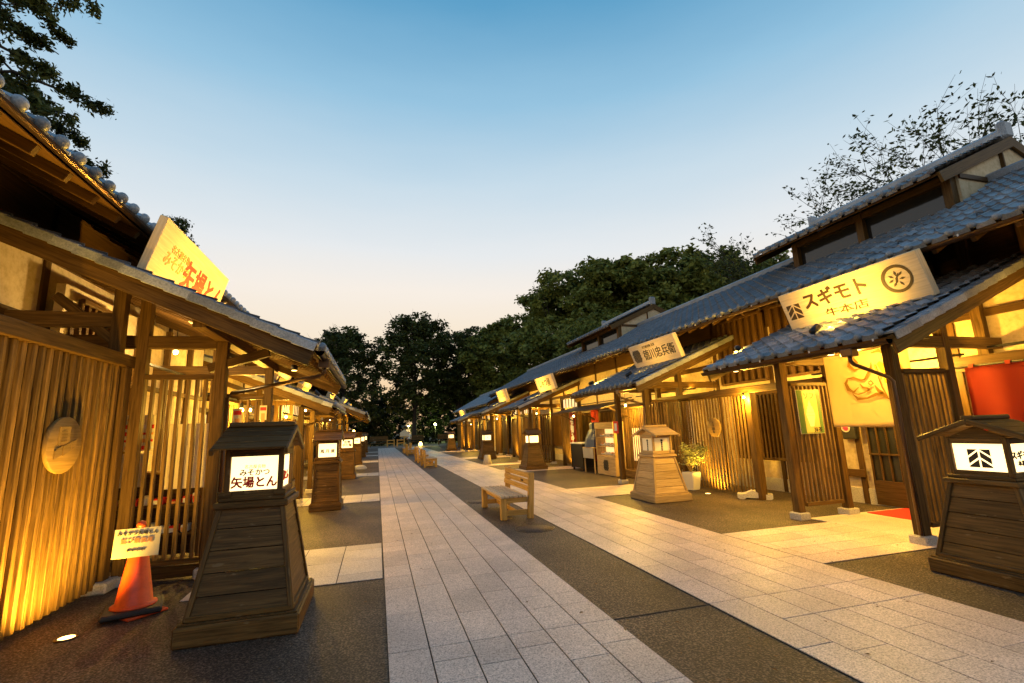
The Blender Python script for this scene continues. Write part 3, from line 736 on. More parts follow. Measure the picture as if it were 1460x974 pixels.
# shelf of goods behind the near left lattice
sh = thing('display_shelf', 'three tier shelf of packaged goods behind the near left lattice', 'shelf', (-2.95, 8.2, 0))
span(sh, 'dimming_board', -3.64, -2.36, 8.15, 8.17, .03, 1.18, W_DARK, bev=0)  # dark board added to tone down the bright wall behind the lattice
for z in (.34, .72, 1.16):
    span(sh, 'shelf_board', -3.65, -2.35, 7.75, 8.15, z, z+.03, W_BEAM)
for xx in (-3.66, -2.34): span(sh, 'shelf_side', xx-.02, xx+.02, 7.75, 8.15, .02, 1.18, W_DARK)
for k, z in enumerate((.37, .75)):
    xx = -3.6; cnt = 0
    while xx < -2.45:
        cnt += 1
        ww = rnd.uniform(.07, .14); hh = rnd.uniform(.05, .14)
        b_ = thing('goods_packet', '%s packet from the left on the %s tier of the goods shelf' % (ORD[cnt-1], ('lower', 'middle')[k]), 'packet', (xx, 7.9, z), 0, ('packets on the lower tier of the goods shelf', 'packets on the middle tier of the goods shelf')[k])
        span(b_, 'packet_body', xx, xx+ww, 7.80, 7.98, z, z+hh, rnd.choice((WHITE, CREAM, INKR, CREAM)), bev=.01)
        span(b_, 'packet_label', xx+.01, xx+ww-.01, 7.794, 7.799, z+.01, z+hh*.7, rnd.choice((INKR, INKO, WHITE)), bev=0)
        xx += ww+rnd.uniform(.02, .06)
def flat_sign(name, lab, cat, c, wd, ht, axis, base, deco=(), th=.012, group=None):
    """flat board with centre c; axis 'x' faces -y, axis 'y' faces the street (left/right by sign of facing)"""
    if axis == 'x': M = frame(Vector(c), (1, 0, 0), (0, -1, 0))
    elif axis == '+x': M = frame(Vector(c), (0, 1, 0), (1, 0, 0))
    else: M = frame(Vector(c), (0, -1, 0), (-1, 0, 0))
    t = thing(name, lab, cat, c, 0, group)
    attach('board', box_mesh(wd, ht, th, base, .001), t, M)
    return t, M @ T(0, 0, th/2+.001)
t, M = flat_sign('poster', 'red and white patterned menu poster behind the near left lattice', 'poster', (-3.02, 7.35, 1.72), .42, .46, 'x', CREAM)
for i in range(22):
    attach('print_patch', box_mesh(rnd.choice((.05, .08)), rnd.choice((.03, .05)), .002, rnd.choice((INKR, INKR, WHITE, INKO)), 0), t, M @ T(-.17+.085*(i % 5), -.19+.09*(i//5), .001+i*.00002))
t, M = flat_sign('cloth_panel', 'plain white cloth panel hanging behind the near left lattice', 'cloth', (-2.45, 7.5, 1.40), .62, .85, 'x', NOREN)
t, M = flat_sign('cloth_panel', 'narrow pale cloth panel under the patterned poster behind the lattice', 'cloth', (-3.02, 7.3, 1.25), .30, .42, 'x', NOREN)

# ------------------------------------------------------------------ shop signs on the porch roofs
def shop_sign(S, y0, y1, zb, zt, ub, ut, lab, deco, mat=W_SIGN, th=.12):
    yb = (y0+y1)/2; xb, xt = S.x(ub), S.x(ut)
    t = thing('shop_sign', lab, 'sign', (xb, yb, zb), 0, None)
    up = Vector((xt-xb, 0, zt-zb)); H = up.length; up.normalize()
    X = Vector((0, -S.d, 0)); Z = X.cross(up)  # facing the street
    F = Matrix((X, up, Z)).transposed().to_4x4(); F.translation = Vector(((xb+xt)/2, yb, (zb+zt)/2))
    Wd = y1-y0
    attach('sign_board', box_mesh(Wd, H, th, mat, .008), t, F)
    for k in (-1, 1):
        attach('sign_foot', box_mesh(.10, .12, .2, mat, .008), t, F @ T(k*Wd*.33, -H/2-.06, 0))
    G = F @ T(0, 0, th/2+.0015)
    deco(t, G, Wd, H)
    return t
def leaf_crest(t, G, r, mat):
    n = 40; ring = []
    for i in range(n):
        a0, a1 = 2*math.pi*i/n, 2*math.pi*(i+1)/n; w0 = .10+.05*math.sin(a0*.5); w1 = .10+.05*math.sin(a1*.5)
        ring.append([(r*math.cos(a0), r*math.sin(a0)), (r*math.cos(a1), r*math.sin(a1)), (r*(1-w1*1.6)*math.cos(a1), r*(1-w1*1.6)*math.sin(a1)), (r*(1-w0*1.6)*math.cos(a0), r*(1-w0*1.6)*math.sin(a0))])
    multi_prism(t, 'crest_ring', ring, .004, mat, G)
    lv = []
    for cx, cy, a in ((0, .02, 60), (.02, .38, 90), (-.3, .22, 140), (.32, .28, 40), (-.38, -.08, 200), (.36, -.06, 0), (-.22, -.36, 230), (.2, -.4, 300), (-.05, -.18, 60), (.12, .2, 60)):
        c_, s_ = math.cos(R(a)), math.sin(R(a)); L, w_ = .17*r*1.2, .07*r*1.2
        p = [(-L, 0), (0, w_), (L, 0), (0, -w_)]
        lv.append([(cx*r+q*c_-v*s_, cy*r+q*s_+v*c_) for q, v in p])
    multi_prism(t, 'crest_leaf', lv, .004, mat, G)
def arrow_crest(t, G, s, mat):
    """dark square with pale arrow like lines: built as the dark pieces between the lines"""
    h = s/2; g = s*.045
    P = [[(-h, h), (-g, h), (-h, h*.25)], [(g, h), (h, h), (h, h*.25)],
         [(-h, h*.02), (-g, h*.78), (-g, h*.12), (-h, -h*.62)], [(g, h*.78), (h, h*.02), (h, -h*.62), (g, h*.12)],
         [(-h, -h*.86), (-g, -h*.12), (-g, -h), (-h, -h)], [(g, -h*.12), (h, -h*.86), (h, -h), (g, -h)]]
    multi_prism(t, 'crest', P, .003, mat, G)
def deco1(t, G, W_, H):
    arrow_crest(t, G @ T(-.96, -.02, 0), .27, INKB)
    text(t, 'スギモト', .30, INKB, G @ T(-.16, .07, 0), bold=.012, sx=.98)
    text(t, '牛本店', .155, INKB, G @ T(-.05, -.2, 0), bold=.003, sx=1.6)
    leaf_crest(t, G @ T(.82, .03, 0), .21, INKB)
shop_sign(E_R, 4.42, 6.78, 3.22, 3.86, 7.38, 7.15, 'long pale wooden sign with brush letters and leaf crest on nearest right porch', deco1)
def net_crest(t, G, r, mat):
    ps = []; s = .30*r
    for i in range(-4, 5):
        for j in range(-5, 6):
            cx, cy = i*s*.9+(j % 2)*s*.45, j*s*.62
            if cx*cx+cy*cy < (r*.92)**2: ps.append([(cx-s*.33, cy), (cx, cy+s*.5), (cx+s*.33, cy), (cx, cy-s*.5)])
    multi_prism(t, 'crest', ps, .004, mat, G)
def deco2(t, G, W_, H):
    net_crest(t, G @ T(-.80, -.0, 0), .22, INK)
    text(t, '德川忠兵衛', .31, INK, G @ T(.26, -.05, 0), bold=.004, sx=.95)
    text(t, '名古屋名物 玄米', .085, INK, G @ T(-.1, .2, 0), bold=.001)
shop_sign(E_R, 10.1, 12.3, 3.25, 3.86, 7.38, 7.15, 'pale wooden sign with black net crest and five characters, second right porch', deco2)
shop_sign(E_R, 18.9, 21.1, 3.27, 3.9, 7.35, 7.15, 'lit wooden sign with short black lettering on the third right porch', lambda t, G, W_, H: text(t, 'しゃつ屋', .38, INK, G @ T(0, 0, 0), bold=.01))
shop_sign(E_R, 26.6, 28.8, 3.3, 3.95, 7.35, 7.15, 'lit wooden sign with faint lettering on the fourth right porch', lambda t, G, W_, H: text(t, '茶処本店', .34, INKO, G, bold=.004))
shop_sign(E_R, 40.4, 43.2, 2.85, 3.42, 7.35, 7.15, 'small bright wooden sign over the last porch of the right hand row', lambda t, G, W_, H: text(t, '甘味処', .4, INKO, G, bold=.004))
def decoL(t, G, W_, H):
    text(t, '名古屋名物', .11, INKO, G @ T(-.55, .12, 0), bold=.002)
    text(t, 'みそかつ', .19, INKO, G @ T(-.55, -.03, 0), bold=.004)
    text(t, '矢場とん', .40, INKR, G @ T(.42, -.06, 0), bold=.016, sx=.95)
shop_sign(E_L, 5.95, 8.3, 3.42, 4.16, 7.45, 7.25, 'large lit sign board with bold red brush lettering on the near left porch roof', decoL, th=.09)
for (a, b, zb, lab, tx) in ((12.4, 14.2, 3.15, 'lit sign board seen on edge above the second left porch', '風月屋'), (16.6, 18.4, 3.3, 'first of the four lit sign boards seen edge on down the left row', '風月屋'), (25.2, 27.2, 3.4, 'second of the four lit sign boards seen edge on down the left row', '茶屋'),
                           (34, 36.4, 3.5, 'third of the four lit sign boards seen edge on down the left row', '甘味'), (40, 43, 3.5, 'farthest of the four lit sign boards seen edge on down the left row', '名物')):
    shop_sign(E_L, a, b, zb, zb+.62, 7.3, 7.05, lab, lambda t, G, W_, H, tx=tx: text(t, tx, .4, INKB, G, bold=.006), th=.2)

# ------------------------------------------------------------------ street lanterns
def lantern(name_mats, sc=1., litface=True, slim=False):
    body, edge = name_mats
    t = thing('street_lantern', '', 'lantern')
    bx0, by0 = (.33, .37) if slim else (.45, .50)           # plinth half size (x, y)
    span(t, 'plinth', -bx0, bx0, -by0, by0, 0, .15, edge, bev=.012)
    span(t, 'plinth_cap', -bx0+.02, bx0-.02, -by0+.02, by0-.02, .15, .165, edge, bev=.006)
    ax, ay, tx, ty, z0, z1 = .385, .435, .25, .27, .165, .97
    if slim: ax, ay, tx, ty = .275, .31, .245, .27
    # sloping boards on each face: five courses
    nb = 5
    for face in range(4):
        for i in range(nb):
            f0, f1 = i/nb, (i+1)/nb
            def pt(f, s, out=0):
                hx = ax+(tx-ax)*f+out; hy = ay+(ty-ay)*f+out; z = z0+(z1-z0)*f
                return {0: (s*hx, -hy, z), 1: (hx, s*hy, z), 2: (-s*hx, hy, z), 3: (-hx, -s*hy, z)}[face]
            bm = bmesh.new(); e = .93
            g = .004/(z1-z0)
            q = [pt(f0+g, -e, .002), pt(f0+g, e, .002), pt(f1-g, e, -.004), pt(f1-g, -e, -.004)]
            cen = Vector((0, 0, z0+(z1-z0)*(f0+f1)/2))
            vo = [bm.verts.new(p) for p in q]
            vi = [bm.verts.new(Vector(p)*1+(cen-Vector(p)).normalized()*.03) for p in q]
            bm.faces.new(vo)
            for k in range(4): bm.faces.new((vo[k], vi[k], vi[(k+1) % 4], vo[(k+1) % 4]))
            bmesh.ops.recalc_face_normals(bm, faces=bm.faces[:])
            me = finish(bm, body)
            uv = me.uv_layers[0].data
            for li, lp in enumerate(me.loops):
                co = me.vertices[lp.vertex_index].co; uv[li].uv = ((co.x if face % 2 == 0 else co.y)+i*3.1+face*7, co.z+i*.37)
            attach('body_board', me, t, Matrix.Identity(4))
    for sx in (-1, 1):
        for sy in (-1, 1): beam(t, 'corner_post', (sx*(ax-.004), sy*(ay-.004), z0), (sx*(tx-.004), sy*(ty-.004), z1), .042, .042, edge)
    for sx in (-1, 1):
        beam(t, 'foot_rail', (sx*ax, -ay, z0+.02), (sx*ax, ay, z0+.02), .03, .04, edge); beam(t, 'foot_rail', (-ax, sx*ay, z0+.02), (ax, sx*ay, z0+.02), .03, .04, edge)
    span(t, 'top_moulding', -tx-.045, tx+.045, -ty-.045, ty+.045, z1-.01, z1+.045, edge, bev=.01)
    span(t, 'top_moulding', -tx-.015, tx+.015, -ty-.015, ty+.015, z1+.045, z1+.085, edge, bev=.008)
    zb, zt = z1+.085, 1.445
    hx, hy = .212, .24
    for sx in (-1, 1):
        for sy in (-1, 1): span(t, 'box_post', sx*hx-.022, sx*hx+.022, sy*hy-.022, sy*hy+.022, zb, zt, edge)
    for z, h in ((zb+.02, .05), (zt-.03, .06)):
        for s in (-1, 1):
            span(t, 'box_rail', -hx+.022, hx-.022, s*hy-.02, s*hy+.02, z-h/2, z+h/2, edge); span(t, 'box_rail', s*hx-.02, s*hx+.02, -hy+.022, hy-.022, z-h/2, z+h/2, edge)
    for s in (-1, 1):
        span(t, 'bracket', s*(hx+.005)-.05, s*(hx+.005)+.05, -hy-.05, -hy-.02, zb+.0, zb+.045, edge)
    P = LIT if litface else LITY
    for s in (-1, 1):
        span(t, 'paper_panel', -hx+.022, hx-.022, s*(hy-.012)-.003, s*(hy-.012)+.003, zb+.045, zt-.06, P, bev=0)
        span(t, 'paper_panel', s*(hx-.012)-.003, s*(hx-.012)+.003, -hy+.022, hy-.022, zb+.045, zt-.06, P, bev=0)
    # gabled roof, ridge along x
    ov, ze_, zr_ = .48, 1.445, 1.635
    pitch = math.atan2(zr_-ze_, ov)
    Ls = math.hypot(ov, zr_-ze_)
    for s in (-1, 1):
        nbd = 4
        for k in range(nbd):
            f = (k+.5)/nbd; yy = s*ov*(1-f); zz = ze_+(zr_-ze_)*f+.012-.006*(k % 1)
            M = T(0, yy, zz) @ Matrix.Rotation(-s*pitch*.88, 4, 'X')
            attach('roof_board', box_mesh(.58, Ls/nbd+.018, .018, body, .003), t, M)
        for sx in (-1, 1):
            beam(t, 'roof_barge', (sx*.285, s*(ov+.01), ze_-.015), (sx*.285, s*.0, zr_-.010), .03, .05, edge)
    span(t, 'ridge_cap', -.28, .28, -.055, .055, zr_+.005, zr_+.05, edge, bev=.01)
    span(t, 'ridge_beam', -.28, .28, -.02, .02, zr_-.06, zr_, edge)
    for sx in (-1, 1):
        poly_prism(t, 'gable_board', [(-.26, 0), (.26, 0), (0, .12)], .02, body, frame(Vector((sx*.215, 0, 1.445)), (0, 1, 0), (1, 0, 0)))
    return t
LAN_D = lantern((W_LANT, W_LANT)); LAN_T = lantern((W_LANT2, W_LANT2), litface=False); LAN_S = lantern((W_LANT, W_LANT), slim=True)
def place_lantern(src, x_, y_, lab, rz=0, sc=1., sz=None, sxy=None):
    global _first
    if not src.get('used'): o = src; src['used'] = 1
    else: o = copy_tree(src)
    o.location = (x_, y_, 0); o.rotation_euler = (0, 0, rz); o['label'] = lab; o['group'] = 'wooden street lanterns along both rows of shops'
    s_ = sxy or sc
    o.scale = (s_, s_, sz or sc)
    return o
places = [(LAN_D, -1.06, 5.12, 'big dark wooden lantern beside the traffic cone, nearest of the left row', 0, 1.02, 1.04),
          (LAN_S, -1.06, 11.75, 'slim dark wooden lantern standing on gravel second along the left row', 0, 1, 1.03),
          (LAN_S, -1.08, 19.3, 'dark wooden lantern third along the left row with black lettering on its lit panel', 0, 1, 1.03),
          (LAN_S, -1.08, 27.7, 'dark wooden lantern fourth along the left row beside a pale stone', 0, 1, 1.03),
          (LAN_S, -1.08, 36.5, 'small dark wooden lantern fifth along the left row', 0, 1, 1.03),
          (LAN_S, -1.08, 45.0, 'farthest dark wooden lantern of the left row', 0, 1, 1.03),
          (LAN_D, 6.02, 3.42, 'big dark wooden lantern with square arrow emblem at the right edge', 0, 1.0, .935),
          (LAN_T, 5.93, 9.42, 'tan wooden lantern with unlit, faintly glowing cream panels beside the potted plant', 0, 1, .94),
          (LAN_D, 6.05, 18.6, 'dark wooden lantern in front of the third right shop', 0, 1, .95),
          (LAN_D, 6.05, 27.0, 'dark wooden lantern with a pale boundary block at its foot', 0, 1, .95),
          (LAN_D, 6.15, 41.5, 'farthest dark wooden lantern at the end of the right row', 0, 1, .95)]
LANS = []
base_children = {}
for src, a, b, lab, rz, sxy, sz in places:
    LANS.append(place_lantern(src, a, b, lab, rz, sz=sz, sxy=sxy))
bpy.context.view_layer.update()
for o in (LAN_D, LAN_T, LAN_S):
    if 'used' in o: del o['used']
for o in LANS:
    if 'used' in o: del o['used']
    WM[o] = o.matrix_basis.copy()
def lan_face(o, face):
    """frame on the -y ('f') / +x / -x paper panel, X to the right as seen"""
    L = WM[o] @ {'f': frame(Vector((0, -.2325, 1.24)), (1, 0, 0), (0, -1, 0)), '+x': frame(Vector((.2045, 0, 1.24)), (0, 1, 0), (1, 0, 0)), '-x': frame(Vector((-.2045, 0, 1.24)), (0, -1, 0), (-1, 0, 0))}[face]
    return L
M = lan_face(LANS[0], 'f')
text(LANS[0], '名古屋名物', .034, INKO, M @ T(0, .055, 0), bold=.0)
text(LANS[0], 'みそかつ', .062, INKB, M @ T(0, .005, 0), bold=.0015)
text(LANS[0], '矢場とん', .098, INKR, M @ T(0, -.08, 0), bold=.004, sx=.95)
M = lan_face(LANS[0], '+x'); text(LANS[0], '矢場とん', .09, INKR, M @ T(0, -.05, 0), bold=.004)
text(LANS[1], '風 月 屋', .085, INKB, lan_face(LANS[1], 'f') @ T(0, -.02, 0), bold=.003)
text(LANS[2], '名物\n手打麺', .11, INKB, lan_face(LANS[2], 'f') @ T(0, .0, 0), bold=.004)
text(LANS[3], '甘味', .08, INKO, lan_face(LANS[3], 'f'), bold=.003)
M = lan_face(LANS[6], '-x'); arrow_crest(LANS[6], M @ T(0, -.01, 0), .19, INK)
M = lan_face(LANS[6], 'f'); text(LANS[6], 'スギモト', .085, INK, M @ T(.0, .02, 0), bold=.004); text(LANS[6], '本鏡店', .06, INKB, M @ T(.0, -.06, 0), bold=.002)
for fc in ('f', '-x'):
    M = lan_face(LANS[7], fc); net_crest(LANS[7], M @ T(0, .09, 0), .03, INK); text(LANS[7], '德\n川\n忠\n兵\n衛', .042, INK, M @ T(0, -.05, 0), bold=.002)
text(LANS[9], '◆', .08, INKO, lan_face(LANS[9], 'f'))

# ------------------------------------------------------------------ benches
def bench():
    t = thing('bench', '', 'bench')      # seat towards -x, back at +x, length along y, origin at ground centre
    Lb = 1.72
    for k in range(6): box(t, 'seat_slat', (-.235+k*.083, 0, .40), (.067, Lb, .04), W_BENCHT, bev=.006)
    for k, z in enumerate((.52, .635, .75)):
        M = T(.262+.012*k, 0, z) @ Matrix.Rotation(.09, 4, 'Y'); attach('back_board', box_mesh(.036, Lb, .092, W_BENCH, .008), t, M)
    for s in (-1, 1):
        y_ = s*(Lb/2-.16)
        box(t, 'front_leg', (-.21, s*(Lb/2-.07), .19), (.11, .11, .38), W_BENCH, bev=.01)
        beam(t, 'back_post', (.285, s*(Lb/2-.05), 0), (.33, s*(Lb/2-.05), .80), .10, .095, W_BENCH)
        box(t, 'side_rail', (.03, s*(Lb/2-.07), .335), (.42, .045, .095), W_BENCH, bev=.006)
        box(t, 'side_stretcher', (.03, s*(Lb/2-.07), .115), (.42, .045, .09), W_BENCH, bev=.006)
    box(t, 'long_rail', (-.17, 0, .335), (.045, Lb-.2, .09), W_BENCH, bev=.006)
    box(t, 'long_stretcher', (.05, 0, .115), (.045, Lb-.2, .07), W_BENCH, bev=.006)
    M = frame(Vector((.262+.012-.0165, -.45, .635)), (0, -1, 0), (-1, 0, -.09))
    text(t, '名古屋城', .045, INKB, M @ T(0, 0, 0.0015), bold=.001)
    return t
B0 = bench()
for i, (bx_, by_, rz, lab) in enumerate([(2.42, 9.42, 0, 'nearest wooden slat bench on the gravel strip, facing left'), (2.42, 23.4, math.pi, 'second wooden bench along the gravel strip, seen from behind'),
        (2.42, 27.2, math.pi, 'third wooden bench along the gravel strip, just beyond the second'), (2.42, 36.5, math.pi, 'fourth wooden bench, facing right in front of the farthest bench'), (2.30, 40.2, 0, 'farthest wooden bench on the strip, facing left')]):
    o = B0 if i == 0 else copy_tree(B0)
    o.location = (bx_, by_, 0); o.rotation_euler = (0, 0, rz); o['label'] = lab; o['group'] = 'wooden benches down the middle of the street'

# ------------------------------------------------------------------ cloths and small things, right side
def cloth(name, parent, y0, y1, z0, z1, xx, mat, amp=.018, waves=5, n=40, along='y', slit=None, seed=0, th=.004):
    bm = bmesh.new(); rr = random.Random(seed); ph = rr.random()*6; grid = []
    for i in range(n+1):
        row = []; f = i/n
        for j in range(17):
            g = j/16
            off = amp*(math.sin(f*waves*2*math.pi+ph)*(.3+.7*g)+.5*math.sin(f*waves*4.3+ph*2+g*1.5)*g)
            p = (xx+off, y0+(y1-y0)*f, z1+(z0-z1)*g) if along == 'y' else (y0+(y1-y0)*f, xx+off, z1+(z0-z1)*g)
            row.append(bm.verts.new(p))
        grid.append(row)
    for i in range(n):
        for j in range(16): bm.faces.new((grid[i][j], grid[i+1][j], grid[i+1][j+1], grid[i][j+1]))
    bmesh.ops.solidify(bm, geom=bm.faces[:], thickness=th)
    return attach(name, finish(bm, mat, smooth=True), parent, Matrix.Identity(4))
t = thing('noren_curtain', 'cream entrance curtain printed with a yellow bull head on the nearest right porch', 'curtain', (7.3, 5.5, 2.6))
cloth('curtain_cloth', t, 4.90, 6.24, 1.45, 2.62, 7.32, NOREN, .010, 3, seed=2)
tube(t, 'curtain_rod', [(7.32, 4.74, 2.63), (7.32, 6.46, 2.63)], .014, W_DARK, 8)
GOLD = plain('ochre print', (.24, .12, .015), .9)
GOLD2 = plain('light ochre print', (.50, .33, .03), .9)
Gn = frame(Vector((7.295, 5.52, 2.08)), (0, -1, 0), (-1, 0, 0))
st = []
def S_(pts, w): st.extend(stroke(pts, w))
S_([(-.32, .12), (-.36, .06), (-.33, -.04), (-.25, -.09), (-.16, -.02)], [.03, .05, .06, .035, .012])       # snout ring
S_([(-.32, .13), (-.22, .14), (-.10, .08), (-.02, .10)], [.015, .03, .03, .01])
S_([(-.27, -.12), (-.20, -.20), (-.05, -.20), (.10, -.15), (.2, -.16), (.28, -.24)], [.01, .05, .03, .05, .07, .01])   # jaw
S_([(-.28, -.1), (-.18, -.13), (-.08, -.11), (.02, -.06)], [.01, .02, .02, .03])
S_([(-.13, .03), (-.09, -.03), (-.02, -.05), (.02, -.1)], [.01, .03, .03, .01])
S_([(-.06, .08), (0, .14), (.08, .26), (.1, .34)], [.01, .04, .03, .01])                                     # brow
S_([(.0, .04), (.05, .06), (.08, .02), (.04, -.01), (.0, .03)], [.012, .02, .02, .02, .012])                  # eye
S_([(-.24, .45), (-.26, .33), (-.18, .25), (-.08, .27)], [.02, .06, .04, .01])                              # left horn
S_([(-.17, .44), (-.12, .36), (-.14, .30)], [.03, .04, .01])
S_([(.12, .48), (.24, .50), (.34, .42), (.38, .5)], [.02, .05, .03, .01])
S_([(.17, .12), (.20, -.05), (.26, -.2)], [.015, .02, .01])
S_([(.10, -.02), (.14, -.10), (.2, -.14)], [.02, .05, .05])
multi_prism(t, 'bull_print', st, .002, GOLD, Gn @ T(0, 0, .014))
st = []
S_([(.20, .32), (.30, .2), (.33, .05), (.42, -.05)], [.06, .14, .18, .06]); S_([(.28, .4), (.4, .3), (.5, .2)], [.05, .08, .04])
S_([(.14, .3), (.16, .2), (.2, .1)], [.02, .03, .02]); S_([(.45, .12), (.54, .05)], [.08, .04])
multi_prism(t, 'mane_print', st, .002, GOLD2, Gn @ T(0, 0, .012))

t = thing('red_curtain', 'red cloth curtain with pale wave hem hanging at the right edge', 'curtain', (8.6, 3.8, 2.2))
cloth('curtain_cloth', t, 2.6, 5.02, .82, 2.28, 8.62, REDF, .03, 5, seed=5)
tube(t, 'curtain_rod', [(8.62, 2.4, 2.30), (8.62, 5.32, 2.30)], .014, BLACK, 8)
for k in range(6): span(t, 'curtain_loop', 8.60, 8.64, 2.7+k*.44, 2.76+k*.44, 2.27, 2.325, REDF, bev=0)
Gr = frame(Vector((8.56, 3.9, 1.25)), (0, -1, 0), (-1, 0, 0))
st = stroke([(-.9, -.1), (-.5, .12), (-.1, -.08), (.3, .14), (.8, -.08)], [.10, .12, .10, .12, .1])
multi_prism(t, 'wave_print', st, .002, CREAM, Gr @ T(0, 0, .0))

t, M = flat_sign('soft_serve_poster', 'green and yellow soft ice cream poster on the lattice screen', 'poster', (7.10, 6.46, 1.72), .50, .74, 'x', CREAM)
PG = plain('poster green', (.08, .16, .05), .5); PY = plain('poster yellow', (.50, .42, .14), .5); PW = plain('poster cream', (.85, .75, .5), .5)
attach('print_field', box_mesh(.49, .73, .002, PG, 0), t, M @ T(0, 0, .0))
attach('print_field', box_mesh(.30, .70, .002, PY, 0), t, M @ T(.02, 0, .001))
k_ = []
for yy_, ww_ in ((.10, .06), (.05, .12), (.0, .16), (-.055, .19)):
    k_.append([(-ww_/2, yy_-.03), (ww_/2, yy_-.03), (ww_/2*.9, yy_+.02), (-ww_/2*.9, yy_+.02)])
k_.append([(-.09, -.09), (.09, -.09), (.04, -.27), (-.04, -.27)]); k_.append([(-.02, .12), (.02, .12), (.005, .18)])
multi_prism(t, 'ice_cream_print', k_, .002, PW, M @ T(.0, .02, .002))
text(t, 'ソフト', .12, PG, M @ T(.07, .26, .002), bold=.004)
text(t, '抹茶', .09, INK, M @ T(.12, -.31, .002), bold=.002)

t = thing('fire_alarm_box', 'black wall box with a red and white ring under the cream curtain', 'alarm', (8.8, 7.22, 1.4))
span(t, 'box_body', 8.76, 8.86, 7.05, 7.40, 1.19, 1.58, BLACK, bev=.01)
Ma = frame(Vector((8.755, 7.22, 1.40)), (0, -1, 0), (-1, 0, 0))
lathe(t, 'ring', [(.085, 0), (.085, .012), (.06, .014), (.06, 0)], WHITE, M=Ma); lathe(t, 'lamp', [(.056, 0), (.05, .02), (.02, .03)], plain('red lamp', (.6, .02, .02), .3, emit=(1, .05, .03), es=1.0), M=Ma)

t = thing('red_mat', 'red carpet mat on the pale step before the right shop door', 'mat', (8.4, 6.0, 0))
span(t, 'mat', 7.95, 8.84, 5.45, 6.42, .010, .022, CARPET, bev=.003)
t = thing('entrance_slab', 'pale stone entrance slab under the red carpet mat', 'stone slab', (7.8, 5.6, 0))
for i_ in range(3):
    for j_ in range(3): span(t, 'slab', 6.8+i_*.69, 7.48+i_*.69, 4.8+j_*.57, 5.36+j_*.57, -.002, .0095, SLABT, bev=.002)
# overlap stone block by the fence
t = thing('scalloped_stone_base', 'white scalloped stone block at the foot of the slatted fence', 'stone block', (8.0, 8.6, 0))
pts_ = []
for k in range(25):
    a_ = k/24; pts_.append((-.33+.66*a_, .10+.07*math.exp(-((a_-.45)/.17)**2)))
pts_ = [(-.33, .03), (-.28, 0), (-.2, .0), (-.17, .03), (.15, .03), (.19, 0), (.30, 0), (.33, .03)][::-1]+pts_
pts_ = [(a_, b_) for a_, b_ in pts_]
poly_prism(t, 'block', pts_, .30, STONE, frame(Vector((7.72, 8.66, .0)), (.75, -.66, 0), (-.66, -.75, 0)))

# potted plant
def leafy(parent, name, centre, rad, n, ls, mat, seed, clumps=14, flat=.8):
    rr = random.Random(seed); V, F = [], []
    cs = [Vector((rr.gauss(0, .5)*rad, rr.gauss(0, .5)*rad, rr.uniform(-.6, .8)*rad*flat)) for _ in range(clumps)]
    for i in range(n):
        c = cs[i % clumps]+Vector((rr.gauss(0, .22), rr.gauss(0, .22), rr.gauss(0, .18)))*rad+Vector(centre)
        a = Vector((rr.gauss(0, 1), rr.gauss(0, 1), rr.gauss(0, .5))).normalized(); b = a.cross(Vector((rr.gauss(0, 1), rr.gauss(0, 1), rr.gauss(0, 1)))).normalized()
        l_ = ls*rr.uniform(.6, 1.2); k = len(V)
        V += [c-a*l_, c+b*l_*.4, c+a*l_, c-b*l_*.4]; F.append((k, k+1, k+2, k+3))
    me = bpy.data.meshes.new(name); cc = Vector(centre); me.from_pydata([tuple(v-cc) for v in V], [], F); me.materials.append(mat)
    return attach(name, me, parent, T(cc))
t = thing('potted_plant', 'leafy pale flowering plant in a tall white tapered pot beside the tan lantern', 'plant', (7.36, 10.25, 0))
bm = bmesh.new()
for (r_, z_) in ((.12, 0), (.165, .42)):
    for q in ((-1, -1), (1, -1), (1, 1), (-1, 1)): bm.verts.new((q[0]*r_, q[1]*r_, z_))
bm.verts.ensure_lookup_table(); v_ = bm.verts
bm.faces.new([v_[3], v_[2], v_[1], v_[0]]); bm.faces.new([v_[4], v_[5], v_[6], v_[7]])
for k in range(4): bm.faces.new((v_[k], v_[(k+1) % 4], v_[4+(k+1) % 4], v_[4+k]))
bmesh.ops.bevel(bm, geom=bm.edges[:], offset=.015, segments=2, affect='EDGES')
attach('pot', finish(bm, WHITE), t, T(7.36, 10.25, .01) @ RZ(.3))
rr_ = random.Random(3)
for k in range(9): tube(t, 'stem', [(7.36, 10.25, .4), (7.36+rr_.uniform(-.12, .12), 10.25+rr_.uniform(-.12, .12), .7), (7.36+rr_.uniform(-.3, .3), 10.25+rr_.uniform(-.3, .3), .9+rr_.uniform(-.1, .25))], [.008, .006, .003], W_LANT2, 5)
leafy(t, 'foliage', (7.36, 10.25, .80), .36, 900, .045, LEAF_P, 4)

